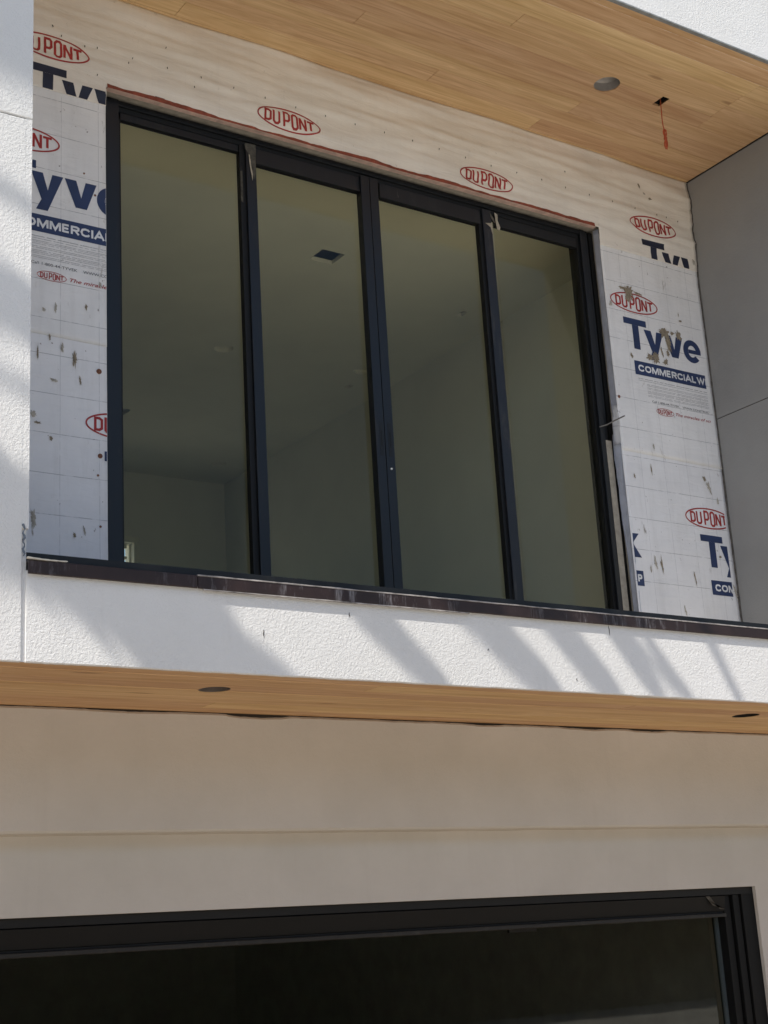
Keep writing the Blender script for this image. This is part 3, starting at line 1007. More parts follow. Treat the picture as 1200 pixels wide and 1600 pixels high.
for x, z, r in ((-0.041, 2.786, 0.0135), (-0.037, 2.345, 0.012), (-0.049, 2.244, 0.006), (-0.037, 1.987, 0.006), (3.485, 3.221, 0.010), (-0.06, 3.75, 0.006), (-0.12, 3.86, 0.005)):
    cap_nail(x, z, r)
def mud(x, z, wd, ht, seed, mat=None, tilt=0.0):
    bm = bmesh.new()
    n = 40
    pts = []
    for k in range(n):
        a = 2 * math.pi * k / n
        r = 0.5 + 1.0 * abs(noise.noise(Vector((math.cos(a) * 2.2 + seed, math.sin(a) * 2.2, seed)))) + 0.38 * noise.noise(Vector((math.cos(a) * 6, math.sin(a) * 6 + seed, 1)))
        px, pz = wd / 2 * r * math.cos(a), ht / 2 * r * math.sin(a)
        pts.append((x + px * math.cos(tilt) - pz * math.sin(tilt), z + px * math.sin(tilt) + pz * math.cos(tilt)))
    c = bm.verts.new((x, -0.0018, z))
    vs = [bm.verts.new((a, 0, b)) for a, b in pts]
    for k in range(n):
        bm.faces.new((c, vs[k], vs[(k + 1) % n]))
    for v in bm.verts:
        v.co.y += relief(v.co.x, v.co.z) - (0.006 if v.co.z > 4.27 else 0.003 if v.co.z > 2.88 else 0.0) - 0.0034
    for f in bm.faces:
        f.normal_update()
        if f.normal.y > 0: f.normal_flip()
    obj("mud_smear", bm, mat or M["mud"], wrap)
for q, (x, z, a, b_, t) in enumerate(((3.672, 3.985, 0.075, 0.085, 0.2), (3.655, 3.935, 0.04, 0.05, 0), (3.62, 4.00, 0.07, 0.015, -0.1), (3.755, 3.985, 0.07, 0.012, -0.1),
        (3.955, 3.745, 0.075, 0.055, 0.3), (3.985, 3.695, 0.04, 0.12, 0.15), (4.085, 3.745, 0.035, 0.05, 0.3), (4.03, 3.755, 0.03, 0.02, 0), (3.915, 3.60, 0.012, 0.07, 0.2),
        (3.80, 3.545, 0.05, 0.04, -0.3), (3.852, 3.545, 0.06, 0.075, 0.1), (3.94, 3.535, 0.04, 0.03, 0.5), (3.97, 3.60, 0.02, 0.04, 0.2),
        (4.11, 3.905, 0.012, 0.035, 0), (4.12, 3.86, 0.03, 0.016, 0), (3.50, 3.87, 0.02, 0.045, -0.3), (3.635, 3.53, 0.022, 0.035, 0.4),
        (4.205, 2.70, 0.03, 0.09, 0.35), (4.17, 2.76, 0.03, 0.04, 0.3), (4.27, 2.62, 0.022, 0.05, 0.1), (3.70, 2.76, 0.012, 0.09, 0.1), (3.74, 2.92, 0.018, 0.045, 0.1),
        (3.545, 2.70, 0.016, 0.03, 0.2), (3.645, 2.15, 0.02, 0.08, 0.1), (3.70, 2.13, 0.016, 0.12, 0.1), (3.60, 2.10, 0.014, 0.05, 0), (3.98, 2.07, 0.012, 0.10, 0.15), (3.86, 1.86, 0.012, 0.09, 0.2),
        (4.23, 2.24, 0.03, 0.018, 0.2), (4.33, 2.02, 0.025, 0.12, 0.2),
        (3.87, 4.80, 0.02, 0.05, 0.6), (3.915, 4.755, 0.03, 0.018, -0.4), (3.96, 4.725, 0.03, 0.025, 0.2), (4.315, 4.33, 0.025, 0.05, 0.1),
        (-0.17, 2.83, 0.030, 0.085, 0.1), (-0.235, 2.88, 0.016, 0.055, -0.1), (-0.30, 2.92, 0.010, 0.04, 0), (-0.275, 2.70, 0.05, 0.018, -0.25), (-0.36, 2.83, 0.010, 0.09, 0), (-0.38, 2.51, 0.03, 0.04, 0), (-0.36, 2.47, 0.04, 0.015, -0.1),
        (-0.375, 1.99, 0.03, 0.12, 0.1), (-0.29, 2.40, 0.018, 0.03, 0), (-0.27, 3.21 - 0.13, 0.014, 0.06, 0), (-0.11, 3.12, 0.014, 0.035, 0.1), (-0.33, 3.06, 0.018, 0.02, 0), (-0.14, 2.72, 0.012, 0.05, 0.1),
        (-0.12, 1.96, 0.012, 0.05, 0.2), (-0.17, 1.93, 0.016, 0.03, 0), (-0.035, 3.255, 0.018, 0.035, 0.2))):
    kk = 1.55 if q < 13 else 1.15
    mud(x, z, a * kk, b_ * kk, q * 3.1, M["mud_pale"] if (q % 2 and q > 12) else None, t)
# red flashing tape torn along the head, and its pale lower edge
def wavy_strip(name, x0, x1, zf0, zf1, y0, y1, mat, n=150):
    bm = bmesh.new()
    lo, hi = [], []
    for i in range(n + 1):
        x = x0 + (x1 - x0) * i / n
        lo.append((x, zf0(x))); hi.append((x, zf1(x)))
    fl = [bm.verts.new((x, min(y0, relief(x, z) - 0.0085 + y0 * 0.1), z)) for x, z in lo]; fh = [bm.verts.new((x, min(y0 + 0.008, relief(x, z) - 0.0080), z)) for x, z in hi]
    bl = [bm.verts.new((x, y1, z)) for x, z in lo]; bh = [bm.verts.new((x, y1, z)) for x, z in hi]
    for i in range(n):
        bm.faces.new((fl[i], fl[i + 1], fh[i + 1], fh[i])); bm.faces.new((fh[i], fh[i + 1], bh[i + 1], bh[i])); bm.faces.new((bl[i + 1], bl[i], fl[i], fl[i + 1])) if False else bm.faces.new((fl[i + 1], fl[i], bl[i], bl[i + 1]))
    bmesh.ops.recalc_face_normals(bm, faces=bm.faces)
    return obj(name, bm, mat, wrap)
def torn(x):
    w_ = noise.noise(Vector((x * 2.1, 3.3, 0))) * 0.022 + noise.noise(Vector((x * 14, 1.3, 0))) * 0.006 + noise.noise(Vector((x * 50, 1.3, 0))) * 0.003
    return max(OZ1 + 0.004, 4.411 + w_) + (0.004 if x < 0.9 else 0.0)
wavy_strip("flashing_tape", 0.006, 3.425, lambda x: OZ1 - 0.004, torn, -0.0215, -0.006, M["red_tape"])
wavy_strip("flashing_tape_edge", 0.006, 3.43, lambda x: OZ1 - 0.009, lambda x: OZ1 - 0.0015 + 0.003 * noise.noise(Vector((x * 5, 0, 2))), -0.0225, 0.006, M["pink_edge"])
# loose edge of the wrap at the right jamb
def flap(z0, z1, xe, ye, xin, mat, n=40, bulge=0.01):
    bm = bmesh.new()
    g = []
    for i in range(n + 1):
        z = z0 + (z1 - z0) * i / n
        e = xe(z)
        row = []
        for j in range(7):
            t = j / 6
            x = xin + (e - xin) * t
            y = -0.006 + (ye(z) + 0.006) * t ** 1.3 - bulge * math.sin(math.pi * t) * (0.5 + noise.noise(Vector((z * 6, t * 2, 0)))) + 0.004 * noise.noise(Vector((z * 14, t * 3, 2)))
            row.append(bm.verts.new((x, y, z)))
        g.append(row)
    for i in range(n):
        for j in range(6):
            bm.faces.new((g[i][j], g[i][j + 1], g[i + 1][j + 1], g[i + 1][j]))
    r = bmesh.ops.solidify(bm, geom=bm.faces, thickness=0.0008)
    return obj("loose_flap", bm, mat, wrap, smooth=True)
flap(1.40, 2.97, lambda z: 3.456 - 0.026 * min(1, max(0, (z - 1.9) / 0.9)) + 0.010 * noise.noise(Vector((z * 3.5, 2, 0))), lambda z: 0.030 + 0.012 * noise.noise(Vector((z * 3, 0, 0))), 3.482, M["flap"])
flap(2.90, 3.16, lambda z: 3.424 + 0.12 * max(0, z - 3.02), lambda z: 0.012, 3.480, M["wrap_mid"], 12, 0.014)
flap(3.12, 4.39, lambda z: 3.452 + 0.004 * noise.noise(Vector((z * 5, 2, 0))), lambda z: 0.034, 3.470, M["flap"], 30, 0.004)
# timber buck and torn membrane beside the jamb
box("timber_buck", 3.437, 3.470, 0.062, 0.16, 1.4, 4.39, M["rubber"], wrap)
# bent tie wire poking out of the jamb
bm = bmesh.new()
add_tube(bm, [(3.352, 0.055, 3.018), (3.375, 0.01, 3.022), (3.392, -0.04, 3.034), (3.408, -0.12, 3.0435)], 0.0042, 8)
obj("bent_tie", bm, m_plain("grey_tie", (0.20, 0.19, 0.18), 0.5), wrap)

# ------------------------------------------------------------------ the upper sliding door
door = tag(empty("sliding_door", house), "upper four-panel black sliding door with green tinted panes")
ZB = 1.32      # door foot, hidden by the parapet
box("jamb", 0.008, 0.104, 0.050, 0.15, ZB, 4.389, M["frame"], door, 0.002)
box("jamb", 3.352, 3.388, 0.050, 0.15, ZB, 4.389, M["frame"], door, 0.002)
box("jamb_return", 3.334, 3.3515, 0.072, 0.15, ZB, 4.36, M["rubber"], door)
bm = bmesh.new()
add_box(bm, 3.3885, 3.436, 0.049, 0.13, ZB, 2.935)
obj("jamb_liner", bm, M["buck"], door)
bm = bmesh.new()
add_box(bm, 3.3885, 3.419, 0.058, 0.13, 2.936, 4.389)
obj("jamb_liner", bm, M["frame_dusty"], door)
box("head_frame", 0.104, 3.352, 0.056, 0.15, 4.358, 4.388, M["frame"], door, 0.0015)
box("head_track", 0.104, 3.352, 0.070, 0.15, 4.330, 4.3575, M["rubber"], door)
box("sill_track", 0.104, 3.352, 0.03, 0.15, ZB, ZB + 0.03, M["frame"], door)

def pane(x0, x1, z0, z1, mat=M["glass"], y=0.098):
    return box("glass_pane", x0, x1, y, y + 0.006, z0, z1, mat, door)
# (glass x0, x1, head underside)
panels = ((0.1265, 0.829, 4.288), (0.962, 1.636, 4.238), (1.803, 2.524, 4.238), (2.680, 3.379, 4.262))
for i, (a, b_, hz) in enumerate(panels):
    b2 = min(b_, 3.352)
    pane(a - 0.012, b2 + 0.004, ZB + 0.06, hz + 0.02)
    # head rail stands in front of the glass; its underside shows
    yf = 0.074 if i in (0, 3) else 0.064
    box("head_rail", a - 0.02, b2 + 0.01, yf, 0.0965, hz, 4.3295, M["frame_dusty"] if i == 3 else M["frame"], door, 0.0015)
    box("bottom_rail", a - 0.02, b2 + 0.01, yf, 0.0965, ZB + 0.03, ZB + 0.11, M["frame"], door, 0.0015)
    box("gasket", a - 0.02, b2 + 0.01, 0.0905, 0.0975, hz - 0.006, hz - 0.0005, M["rubber"], door)
# stiles
box("stile", 0.104, 0.1225, 0.074, 0.0965, ZB, 4.33, M["rubber"], door)
s1 = box("stile", 0.872, 0.934, 0.050, 0.1035, ZB + 0.03, 4.342, M["frame"], door, 0.002)
s2 = box("stile", 1.640, 1.6995, 0.050, 0.1035, ZB + 0.03, 4.342, M["frame"], door, 0.002)
s3 = box("stile", 1.7035, 1.762, 0.050, 0.1035, ZB + 0.03, 4.342, M["frame"], door, 0.002)
s4 = box("stile", 2.545, 2.613, 0.050, 0.1035, ZB + 0.03, 4.342, M["scratched"], door, 0.002)
for x0, x1 in ((0.838, 0.8715), (2.520, 2.5445)):
    box("interlock", x0, x1, 0.066, 0.1035, ZB + 0.03, 4.33, M["rubber"], door)
box("interlock", 1.6998, 1.7032, 0.058, 0.1035, ZB + 0.03, 4.33, M["rubber"], door)
# flush pulls either side of the meeting line, and the pale lock cap
for x, s in ((1.678, s2), (1.736, s3)):
    box("pull_slot", x - 0.004, x + 0.004, 0.0475, 0.0515, 2.655, 2.745, M["rubber"], s, 0.001)
    box("pull_plate", x - 0.013, x + 0.013, 0.0485, 0.0505, 2.60, 2.80, M["frame_dusty"], s, 0.001)
bm = bmesh.new()
bmesh.ops.create_uvsphere(bm, u_segments=12, v_segments=8, radius=0.0062)
bmesh.ops.translate(bm, vec=(1.731, 0.047, 2.527), verts=bm.verts)
obj("lock_cap", bm, M["white_bit"], s3, smooth=True)
# torn tape left on the stile heads
def scrap(name, pts, y, mat, parent):
    bm = bmesh.new()
    slab_from_poly(bm, pts, y - 0.0015, y)
    obj(name, bm, mat, parent)
scrap("tape_scrap", [(0.874, 4.34), (0.933, 4.343), (0.934, 4.29), (0.931, 4.24), (0.930, 4.17), (0.915, 4.12), (0.900, 4.16), (0.890, 4.21), (0.884, 4.28), (0.868, 4.30), (0.862, 4.33)], 0.0488, M["tape_residue"], s1)
scrap("tape_scrap", [(0.886, 4.27), (0.890, 4.21), (0.898, 4.16), (0.905, 4.11), (0.909, 4.15), (0.900, 4.20), (0.893, 4.27)], 0.0468, M["tape_pale"], s1)
scrap("tape_scrap", [(0.840, 4.16), (0.852, 4.17), (0.852, 3.97), (0.838, 3.98)], 0.0655, M["tape_residue"], s1)
scrap("tape_scrap", [(2.560, 4.245), (2.613, 4.255), (2.612, 4.17), (2.600, 4.225), (2.575, 4.238)], 0.0488, M["tape_pale"], s4)
scrap("tape_scrap", [(2.650, 4.345), (2.675, 4.335), (2.672, 4.29), (2.690, 4.25), (2.680, 4.225), (2.662, 4.232), (2.655, 4.285)], 0.0620, M["tape_pale"], s4)
scrap("tape_scrap", [(2.600, 4.33), (2.625, 4.30), (2.640, 4.262), (2.630, 4.262), (2.606, 4.29)], 0.0480, M["tape_residue"], s4)

# ------------------------------------------------------------------ the room behind it
room = tag(empty("upper_room", house), "bare drywall room seen through the tinted glass of the upper door")
RC, RX0, RX1, RY = 4.45, -1.6, 3.914, 6.06
bm = bmesh.new()
add_box(bm, RX0, RX1, 0.16, RY, RC, RC + 0.03)
ceil = obj("ceiling", bm, M["room"], room)
cut_with(ceil, [box_cut(2.07, 2.25, 1.17, 1.34, RC), cyl_cut(3.56, 5.50, 0.075, RC, 1), cyl_cut(3.51, 2.90, 0.075, RC, 2), cyl_cut(2.28, 2.97, 0.075, RC, 3),
                box_cut(3.535, 3.585, 1.57, 1.65, RC), box_cut(3.57, 3.62, 3.20, 3.28, RC), box_cut(2.05, 2.20, 4.5, 4.66, RC)])
box("ceiling_void", RX0, RX1, 0.16, RY, RC + 0.20, RC + 0.22, M["garage"], room)
for x, y in ((3.56, 5.50), (3.51, 2.90), (2.28, 2.97)):
    can(x, y, 0.072, RC, 0.03, room, M["room"])
box("wall", RX1, RX1 + 0.1, 0.16, RY, ZB, RC, m_plain("toned_down_drywall", (0.64, 0.64, 0.575), 0.9, 0.05, 1.5, 0.2), room)  # darker base colour offsets the daylight that brightens this wall
box("wall", RX0 - 0.1, RX0, 0.16, RY, ZB, RC, M["room"], room)
bw0, bw1, bz0, bz1 = 1.95, 2.925, 2.5, 3.745
for a in ((RX0, bw0, ZB, RC), (bw1, RX1, ZB, RC), (bw0, bw1, bz1, RC), (bw0, bw1, ZB, bz0)):
    box("wall", a[0], a[1], RY, RY + 0.18, a[2], a[3], M["room"], room)
box("floor", RX0, RX1, 0.16, RY, ZB - 0.08, ZB - 0.0, M["room_floor"], room)
bwin = empty("back_window", room)
for a in ((bw0 - 0.09, bw0, bz0 - 0.09, bz1 + 0.075), (bw1, bw1 + 0.058, bz0 - 0.09, bz1 + 0.058), (bw0, bw1, bz1, bz1 + 0.058), (bw0, bw1, bz0 - 0.09, bz0)):
    box("casing", a[0], a[1], RY - 0.02, RY - 0.001, a[2], a[3], M["window_white"], bwin)
for a in ((bw0, bw0 + 0.04, bz0, bz1), (bw1 - 0.014, bw1, bz0, bz1), (bw0 + 0.04, bw1 - 0.04, bz1 - 0.04, bz1), (bw0 + 0.04, bw1 - 0.04, 3.60, 3.625)):
    box("sash", a[0], a[1], RY + 0.06, RY + 0.10, a[2], a[3], M["window_white"], bwin)
box("pane", bw0 + 0.04, bw1 - 0.04, RY + 0.08, RY + 0.085, bz0, bz1 - 0.04, M["clear"], bwin)
for ch in list(bwin.children):
    ch.parent = room       # keep the tree at three levels
bpy.data.objects.remove(bwin)
box("back_wall", -3.0, RX0 - 0.1, RY, RY + 0.18, 1.0, 6.4, M["stucco"], house)
box("back_wall", RX1, 8.0, RY, RY + 0.18, 1.0, 6.4, M["stucco"], house)
box("back_wall", RX0, RX1, RY, RY + 0.18, RC + 0.22, 6.4, M["stucco"], house)

# ------------------------------------------------------------------ the lower door
ldoor = tag(empty("lower_sliding_door", house), "ground floor black sliding door with smoky glass")
LX0, LX1, LZ = -4.5, 3.8546, 0.176
box("head_frame", LX0, LX1, YG + 0.022, YG + 0.15, 0.137, LZ - 0.001, M["rubber"], ldoor)
bm = bmesh.new()
prof = [(YG + 0.030, 0.136), (YG + 0.024, 0.130), (YG + 0.046, 0.050), (YG + 0.050, 0.047), (YG + 0.15, 0.047), (YG + 0.15, 0.136)]
f0 = [bm.verts.new((LX0, y, z)) for y, z in prof]; f1 = [bm.verts.new((3.6278, y, z)) for y, z in prof]
bm.faces.new(f0[::-1]); bm.faces.new(f1)
for i in range(6):
    bm.faces.new((f0[i], f0[(i + 1) % 6], f1[(i + 1) % 6], f1[i]))
bmesh.ops.recalc_face_normals(bm, faces=bm.faces)
obj("head_panel", bm, M["frame_low"], ldoor)
box("head_groove", LX0, 3.6278, YG + 0.052, YG + 0.15, 0.038, 0.0465, M["rubber"], ldoor)
ragged_box("head_lip", LX0, 3.6278, YG + 0.030, YG + 0.15, 0.016, 0.0375, m_frame("dusty_lip", (0.013, 0.012, 0.011), 0.6, 0.55), ldoor, 0.0015, 0.002, seed=51, round_=0.003)
box("jamb", 3.7538, LX1 - 0.001, YG + 0.020, YG + 0.15, -1.75, 0.137, M["frame_low"], ldoor, 0.002)
box("track", 3.7437, 3.7533, YG + 0.060, YG + 0.15, -1.75, 0.136, M["rubber"], ldoor)
box("jamb", 3.6933, 3.7432, YG + 0.030, YG + 0.15, -1.75, 0.136, M["frame_low"], ldoor, 0.002)
box("track", 3.6812, 3.6928, YG + 0.070, YG + 0.15, -1.75, 0.136, M["rubber"], ldoor)
box("jamb", 3.6298, 3.6807, YG + 0.045, YG + 0.15, -1.75, 0.136, M["frame_low"], ldoor, 0.002)
box("glass_edge", 3.6126, 3.6293, YG + 0.100, YG + 0.13, -1.75, 0.016, m_plain("blue_grey_gasket", (0.07, 0.09, 0.10), 0.4), ldoor)
box("glass_pane", 2.3039, 3.6283, YG + 0.115, YG + 0.121, -1.75, 0.03, M["glass_dark"], ldoor)
box("glass_pane", LX0, 2.2999, YG + 0.115, YG + 0.121, -1.75, 0.03, M["glass_dark"], ldoor)
box("latch_keep", 2.1103, 2.2918, YG + 0.095, YG + 0.11, -0.0, 0.0155, M["rubber"], ldoor)
scrap("tape_scrap", [(3.47, 0.132), (3.50, 0.134), (3.545, 0.085), (3.572, 0.062), (3.6126, 0.058), (3.52, 0.082), (3.49, 0.112)], YG + 0.022, M["tape_residue"], ldoor)
# the unlit room behind it
groom = tag(empty("lower_room", house), "dark unlit room behind the ground floor glass")
box("wall", -5.2, 8.0, 6.0, 6.1, -1.75, 1.0, M["garage"], groom)
box("wall", 3.85, 3.95, 0.1, 6.0, -1.75, 1.0, M["garage"], groom)
box("wall", -5.2, -5.1, 0.1, 6.0, -1.75, 1.0, M["garage"], groom)
box("ceiling", -5.2, 8.0, 0.1, 6.0, 0.55, 0.6, M["garage"], groom)
box("floor", -5.2, 8.0, 0.0, 6.0, -1.75, -1.73, M["garage"], groom)
box("front_return", -4.5, 6.5, YG + 0.152, 0.1, 0.05, 0.176, M["garage"], groom)

# ------------------------------------------------------------------ loose things
wr = tag(empty("hanging_wire", loc=(3.443, -0.70, ZC + Z0)), "coil of orange wire hanging from the square hole in the plank ceiling", "wire")
def local_tube(name, pts, r, mat, parent, origin):
    bm = bmesh.new()
    add_tube(bm, [Vector(p) - Vector(origin) for p in pts], r, 7)
    o = obj(name, bm, mat, None, smooth=True, z0=0)
    o.parent = parent
    return o
org = (3.443, -0.70, ZC)
local_tube("strand", [(3.443, -0.70, ZC + 0.07), (3.442, -0.70, ZC), (3.436, -0.703, ZC - 0.07), (3.432, -0.704, ZC - 0.13), (3.436, -0.702, ZC - 0.17), (3.444, -0.70, ZC - 0.20)], 0.0032, M["wire"], wr, org)
for i, (cz, hh, ww, rot, tilt) in enumerate(((-0.222, 0.030, 0.016, 0.2, 0.15), (-0.226, 0.026, 0.013, 1.3, -0.2), (-0.230, 0.031, 0.014, 0.7, 0.35),
                                             (-0.292, 0.040, 0.0125, 0.1, 0.28), (-0.290, 0.038, 0.0115, 0.5, -0.26), (-0.284, 0.030, 0.010, 1.1, 0.02))):
    pts = []
    for k in range(33):
        t = 2 * math.pi * k / 32
        wx = 1.35 * ww * math.sin(t) * (0.75 + 0.25 * math.cos(t + i))
        wz = hh * math.cos(t)
        lx = wx * math.cos(tilt) + wz * math.sin(tilt)
        lz = wz * math.cos(tilt) - wx * math.sin(tilt)
        pts.append((3.446 + lx * math.cos(rot), -0.70 + lx * math.sin(rot) + 0.002 * math.sin(3 * t), ZC + cz + lz))
    local_tube("coil_turn", pts, 0.0031, M["wire"], wr, org)
bind = []
for k in range(30):
    t = 2 * math.pi * 3 * k / 29
    bind.append((3.446 + 0.009 * math.cos(t), -0.70 + 0.009 * math.sin(t), ZC - 0.262 + 0.012 * k / 29))
local_tube("binding", bind, 0.003, M["wire"], wr, org)

fs = bmesh.new()
n = 14
ring = []
for i in range(n + 1):
    t = i / n
    x = -0.916 + 0.158 * t
    z = 1.4155 - 0.003 * math.sin(t * 2.6) + 0.002 * t
    h = 0.006 * (1 - 0.35 * t) + 0.001 * math.sin(i * 2.1)
    y = YF - 0.022 + 0.010 * t
    ring.append([fs.verts.new((x, y, z - h / 2)), fs.verts.new((x, y + 0.014, z - h / 2)), fs.verts.new((x, y + 0.014, z + h / 2)), fs.verts.new((x, y, z + h / 2))])
for i in range(n):
    for j in range(4):
        k = (j + 1) % 4
        fs.faces.new((ring[i][j], ring[i][k], ring[i + 1][k], ring[i + 1][j]))
fs.faces.new(ring[0][::-1]); fs.faces.new(ring[-1])
bmesh.ops.recalc_face_normals(fs, faces=fs.faces)
tag(obj("foam_strip", fs, M["foam"]), "short cream foam strip lying on the pillar end of the brown coping", "strip")

# ------------------------------------------------------------------ palms in front of the house, whose fronds shade it
def on_facade(x, z, t):
    """A point t metres up the sun's ray that meets the parapet face at (x, z)."""
    return Vector((x, YF, z + Z0)) + SUN * t

def frond(name, pts, width, parent, seed, gap=0.0):
    rnd_ = random.Random(seed)
    # smooth the control points
    P = []
    for i in range(len(pts) - 1):
        p0 = pts[max(i - 1, 0)]; p1 = pts[i]; p2 = pts[i + 1]; p3 = pts[min(i + 2, len(pts) - 1)]
        for k in range(8):
            t = k / 8
            P.append(0.5 * ((2 * p1) + (p2 - p0) * t + (2 * p0 - 5 * p1 + 4 * p2 - p3) * t * t + (3 * p1 - p0 - 3 * p2 + p3) * t ** 3))
    P.append(pts[-1])
    bm = bmesh.new()
    nP = len(P)
    add_tube(bm, P, 0.03, 6, [0.035 * (1 - 0.8 * i / (nP - 1)) for i in range(nP)])
    L = [0.0]
    for i in range(nP - 1):
        L.append(L[-1] + (P[i + 1] - P[i]).length)
    total = L[-1]
    s = total * 0.13
    while s < total:
        i = max(j for j in range(nP) if L[j] <= s)
        i = min(i, nP - 2)
        p = P[i].lerp(P[i + 1], (s - L[i]) / max(1e-6, L[i + 1] - L[i]))
        d = (P[i + 1] - P[i]).normalized()
        side = d.cross(SUN).normalized()
        u = s / total
        lw = width * (0.35 + 0.65 * math.sin(math.pi * min(1, u * 0.9 + 0.1)) ** 0.5)
        for sg in (-1, 1):
            ln = lw * rnd_.uniform(0.8, 1.1)
            dr = (side * sg * 0.75 + d * 0.8 + Vector((0, 0, -0.15)) + SUN * rnd_.uniform(-0.3, 0.3)).normalized()
            hw = rnd_.uniform(0.026, 0.040)
            wv = d.cross(dr).cross(dr).normalized() if rnd_.random() < 0.8 else SUN.cross(dr).normalized()
            a = p; b_ = p + dr * ln * 0.5 + Vector((0, 0, 0.01)); c = p + dr * ln + Vector((0, 0, -0.05 * ln))
            q = [bm.verts.new(v) for v in (a - wv * hw * 0.5, a + wv * hw * 0.5, b_ + wv * hw, b_ - wv * hw, c)]
            bm.faces.new((q[0], q[1], q[2], q[3])); bm.faces.new((q[3], q[2], q[4]))
        s += 0.014 + gap * rnd_.random()
    return obj(name, bm, M["leaf"], parent, z0=0)

def palm(C_f, t, fronds, extra, label, seed, lean):
    base = on_facade(C_f[0], C_f[1], t)
    root = tag(empty("palm_tree", loc=(base.x + lean[0], base.y + lean[1], 0)), label, "palm tree", "palms standing in front of the house")
    o = Vector((base.x + lean[0], base.y + lean[1], 0))
    bm = bmesh.new()
    tp = [Vector((-lean[0] * (k / 12) ** 2, -lean[1] * (k / 12) ** 2, base.z * k / 12)) for k in range(13)]
    add_tube(bm, tp, 0.18, 14, [0.075 + 0.10 * (1 - k / 12) ** 2 + (0.006 if k % 2 else 0) for k in range(13)])
    tr = obj("trunk", bm, M["bark"], root, z0=0)
    for i, (pp, wd, gap) in enumerate(fronds):
        pts = [base] + [on_facade(x, z, t + dt) for x, z, dt in pp]
        frond("frond", [p - o for p in pts], wd, root, seed + i, gap)
    rr = random.Random(seed)
    for i in range(extra[0]):
        a = extra[1] + (extra[2] - extra[1]) * i / max(1, extra[0] - 1) + rr.uniform(-0.1, 0.1)
        ln = rr.uniform(2.2, 3.0)
        up = rr.uniform(0.3, 1.1)
        pts = [Vector((math.cos(a) * ln * q, math.sin(a) * ln * q, up * math.sin(q * 2.2) * 1.2 - 1.2 * q ** 2)) + base - o for q in (0, 0.3, 0.6, 0.85, 1.0)]
        frond("frond", pts, 0.40, root, seed + 50 + i, 0.01)
    return root

# projected on the parapet face: (x, z, extra distance) along each frond
palm((-3.3, 3.1), 7.2, [
    ([(-2.3, 2.46, 0.2), (-1.5, 1.87, 0.1), (-0.9, 1.535, 0.0), (-0.30, 1.20, -0.1), (0.35, 0.84, -0.2)], 0.195, 0.0),
    ([(-2.4, 2.85, 0.4), (-1.7, 2.66, 0.3), (-1.0, 2.44, 0.1), (-0.4, 2.15, 0.0)], 0.12, 0.0),
    ([(-2.4, 2.70, 0.3), (-1.7, 2.36, 0.3), (-1.0, 2.10, 0.2), (-0.5, 1.88, 0.1)], 0.020, 0.03),
    ([(-2.5, 3.25, 0.4), (-1.7, 3.15, 0.5), (-1.1, 2.93, 0.4), (-0.6, 2.68, 0.3)], 0.035, 0.04),
    ([(-2.6, 3.6, 0.4), (-1.8, 3.9, 0.5), (-1.1, 3.78, 0.4), (-0.5, 3.5, 0.3)], 0.26, 0.01),
], (6, 2.3, 3.3), "taller palm at the pillar side of the house, its fronds arching over the wall", 100, (-2.0, 0.6))
palm((-0.26, 2.75), 6.6, [
    ([(-0.1, 2.2, 0.1), (0.2, 1.72, 0.0), (0.60, 1.32, -0.1), (1.00, 0.96, -0.1)], 0.12, 0.0),
    ([(0.05, 2.4, 0.2), (0.55, 1.92, 0.1), (1.18, 1.36, 0.0), (1.62, 0.98, 0.0)], 0.15, 0.0),
    ([(0.2, 2.62, 0.2), (0.9, 2.10, 0.1), (1.50, 1.46, 0.0), (1.98, 0.98, 0.0)], 0.15, 0.012),
    ([(0.3, 2.95, 0.3), (1.2, 2.35, 0.2), (1.82, 1.55, 0.1), (2.22, 1.02, 0.0)], 0.13, 0.022),
    ([(0.5, 3.2, 0.3), (1.4, 2.65, 0.2), (2.10, 1.42, 0.1), (2.45, 1.00, 0.0)], 0.040, 0.0),
    ([(0.6, 3.5, 0.4), (1.7, 2.95, 0.2), (2.53, 1.45, 0.1), (2.78, 0.98, 0.0)], 0.045, 0.0),
    ([(0.35, 3.1, 1.6), (1.3, 2.2, 1.5), (1.95, 1.42, 1.4), (2.40, 1.02, 1.3)], 0.05, 0.03),
    ([(0.7, 3.8, 0.4), (2.0, 3.4, 0.2), (3.0, 1.9, 0.1), (3.45, 0.98, 0.0)], 0.03, 0.03),
], (4, 0.1, 1.2), "shorter palm nearer the parapet, with thin drooping fronds", 300, (0.0, 0.0))

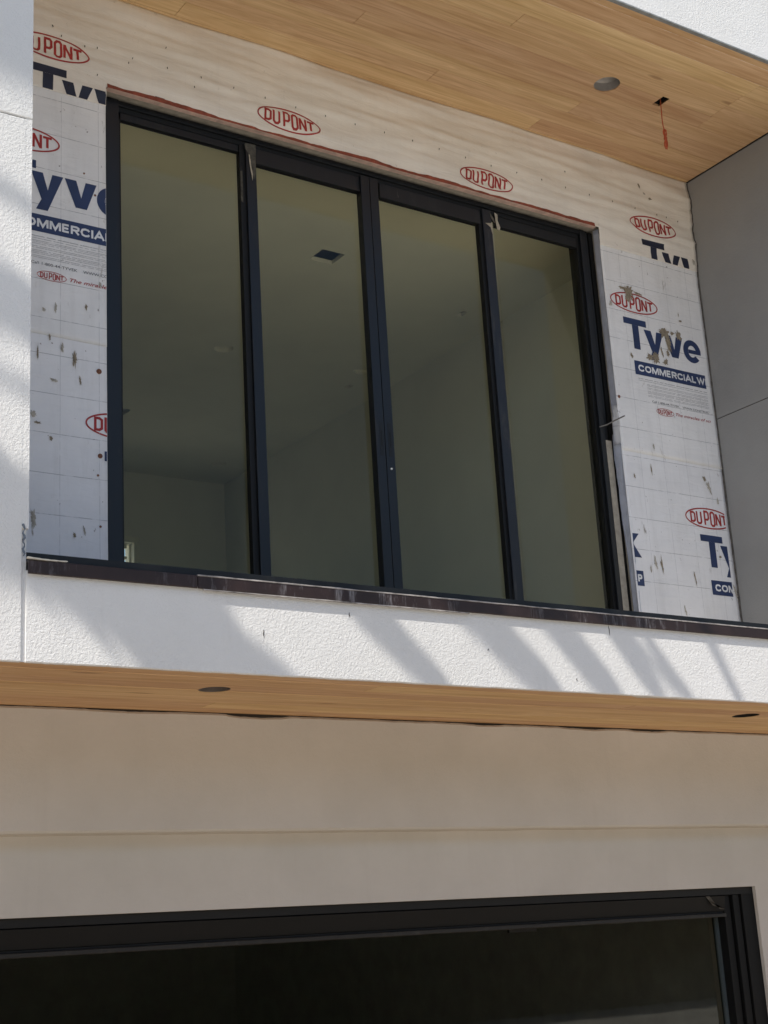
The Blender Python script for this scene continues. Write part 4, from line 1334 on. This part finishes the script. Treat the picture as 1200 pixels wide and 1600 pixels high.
# ------------------------------------------------------------------ unseen trees added across the street to block low sky and darken reflections
leafy = m_plain("broad_leaf", (0.050, 0.075, 0.028), 0.6, 0.4, 1.2)
def add_unseen_tree(x, y, h, rad, seed, label):
    rr = random.Random(seed)
    root = tag(empty("added_tree", loc=(x, y, 0)), label, "tree", "unseen trees added across the street")
    bm = bmesh.new()
    add_tube(bm, [(0, 0, 0), (0.15, 0.05, h * 0.25), (0.1, -0.1, h * 0.5), (0.2, 0.1, h * 0.8)], 0.3, 10, [0.38, 0.28, 0.2, 0.06])
    for k in range(6):
        a = k * 1.05 + rr.random()
        z0 = h * rr.uniform(0.3, 0.55)
        add_tube(bm, [(0.12, 0, z0), (math.cos(a) * rad * 0.4, math.sin(a) * rad * 0.4, z0 + h * 0.12), (math.cos(a) * rad * 0.8, math.sin(a) * rad * 0.8, z0 + h * 0.25)], 0.1, 6, [0.12, 0.08, 0.03])
    obj("trunk", bm, M["bark"], root, z0=0)
    bm = bmesh.new()
    clumps = []
    for k in range(34):
        a = rr.uniform(0, 2 * math.pi); q = rr.random() ** 0.5
        zz = rr.uniform(0.12, 0.97)
        env = math.sin(math.pi * (0.12 + 0.8 * zz)) ** 0.7
        clumps.append((math.cos(a) * rad * q * env, math.sin(a) * rad * q * env, h * zz, rr.uniform(0.8, 1.5)))
    for k in range(5200):
        c = clumps[rr.randrange(len(clumps))]
        d = Vector((rr.gauss(0, 1), rr.gauss(0, 1), rr.gauss(0, 1))).normalized() * c[3] * rr.uniform(0.5, 1.0)
        p = Vector(c[:3]) + d
        n_ = (d.normalized() + Vector((rr.uniform(-1, 1), rr.uniform(-1, 1), rr.uniform(-0.5, 1)))).normalized()
        t_ = n_.orthogonal().normalized()
        b_ = n_.cross(t_)
        sz = rr.uniform(0.12, 0.24)
        q = [bm.verts.new(p + t_ * sz), bm.verts.new(p + b_ * sz * 0.55), bm.verts.new(p - t_ * sz), bm.verts.new(p - b_ * sz * 0.55)]
        bm.faces.new(q)
    obj("crown", bm, leafy, root, z0=0)
for k, (x, y, h, rad, lb) in enumerate((
        (-9.0, -26.0, 8.0, 3.4, "unseen broad tree added across the street, farthest left of the row"),
        (-2.0, -25.5, 8.6, 3.6, "unseen tall dense tree added across the street facing the pillar"),
        (5.0, -25.0, 9.2, 3.8, "tallest unseen tree added across the street facing the sliding door"),
        (12.0, -24.5, 8.2, 3.7, "unseen round tree added across the street facing the side wall"),
        (19.0, -23.5, 9.0, 4.0, "unseen wide tree added across the street right of the house"),
        (26.0, -22.0, 8.0, 4.2, "unseen low wide tree added across the street at the far right"),
        (33.0, -19.0, 8.4, 4.2, "last unseen tree added across the street beyond the house corner"))):
    add_unseen_tree(x, y, h, rad, 900 + k, lb)

added_hedge = tag(empty("added_hedge", loc=(10, -21, 0)), "unseen tall hedge along the far side of the street", "added_hedge")  # unseen green screen, added so the lower glass mirrors an even dark
bm = bmesh.new()
add_box(bm, -32, 32, -0.7, 0.7, 0, 6.6)
obj("dark_core", bm, M["gap"], added_hedge, z0=0)
bm = bmesh.new()
rr = random.Random(5)
for k in range(30000):
    x = rr.uniform(-32, 32); z = rr.uniform(0.0, 7.0)
    p = Vector((x, rr.uniform(0.72, 1.25) + 0.35 * noise.noise(Vector((x * 0.6, z * 0.6, 0))), z))
    t_ = Vector((rr.uniform(-1, 1), rr.uniform(-0.3, 0.3), rr.uniform(-1, 1))).normalized()
    b_ = t_.cross(Vector((rr.uniform(-0.6, 0.6), 1, rr.uniform(-0.6, 0.6)))).normalized()
    sz = rr.uniform(0.09, 0.17)
    bm.faces.new([bm.verts.new(p + t_ * sz), bm.verts.new(p + b_ * sz * 0.6), bm.verts.new(p - t_ * sz), bm.verts.new(p - b_ * sz * 0.6)])
obj("foliage", bm, leafy, added_hedge, z0=0)

scene.cycles.use_denoising = True
scene.cycles.max_bounces = 10
scene.cycles.diffuse_bounces = 6
scene.cycles.transparent_max_bounces = 16
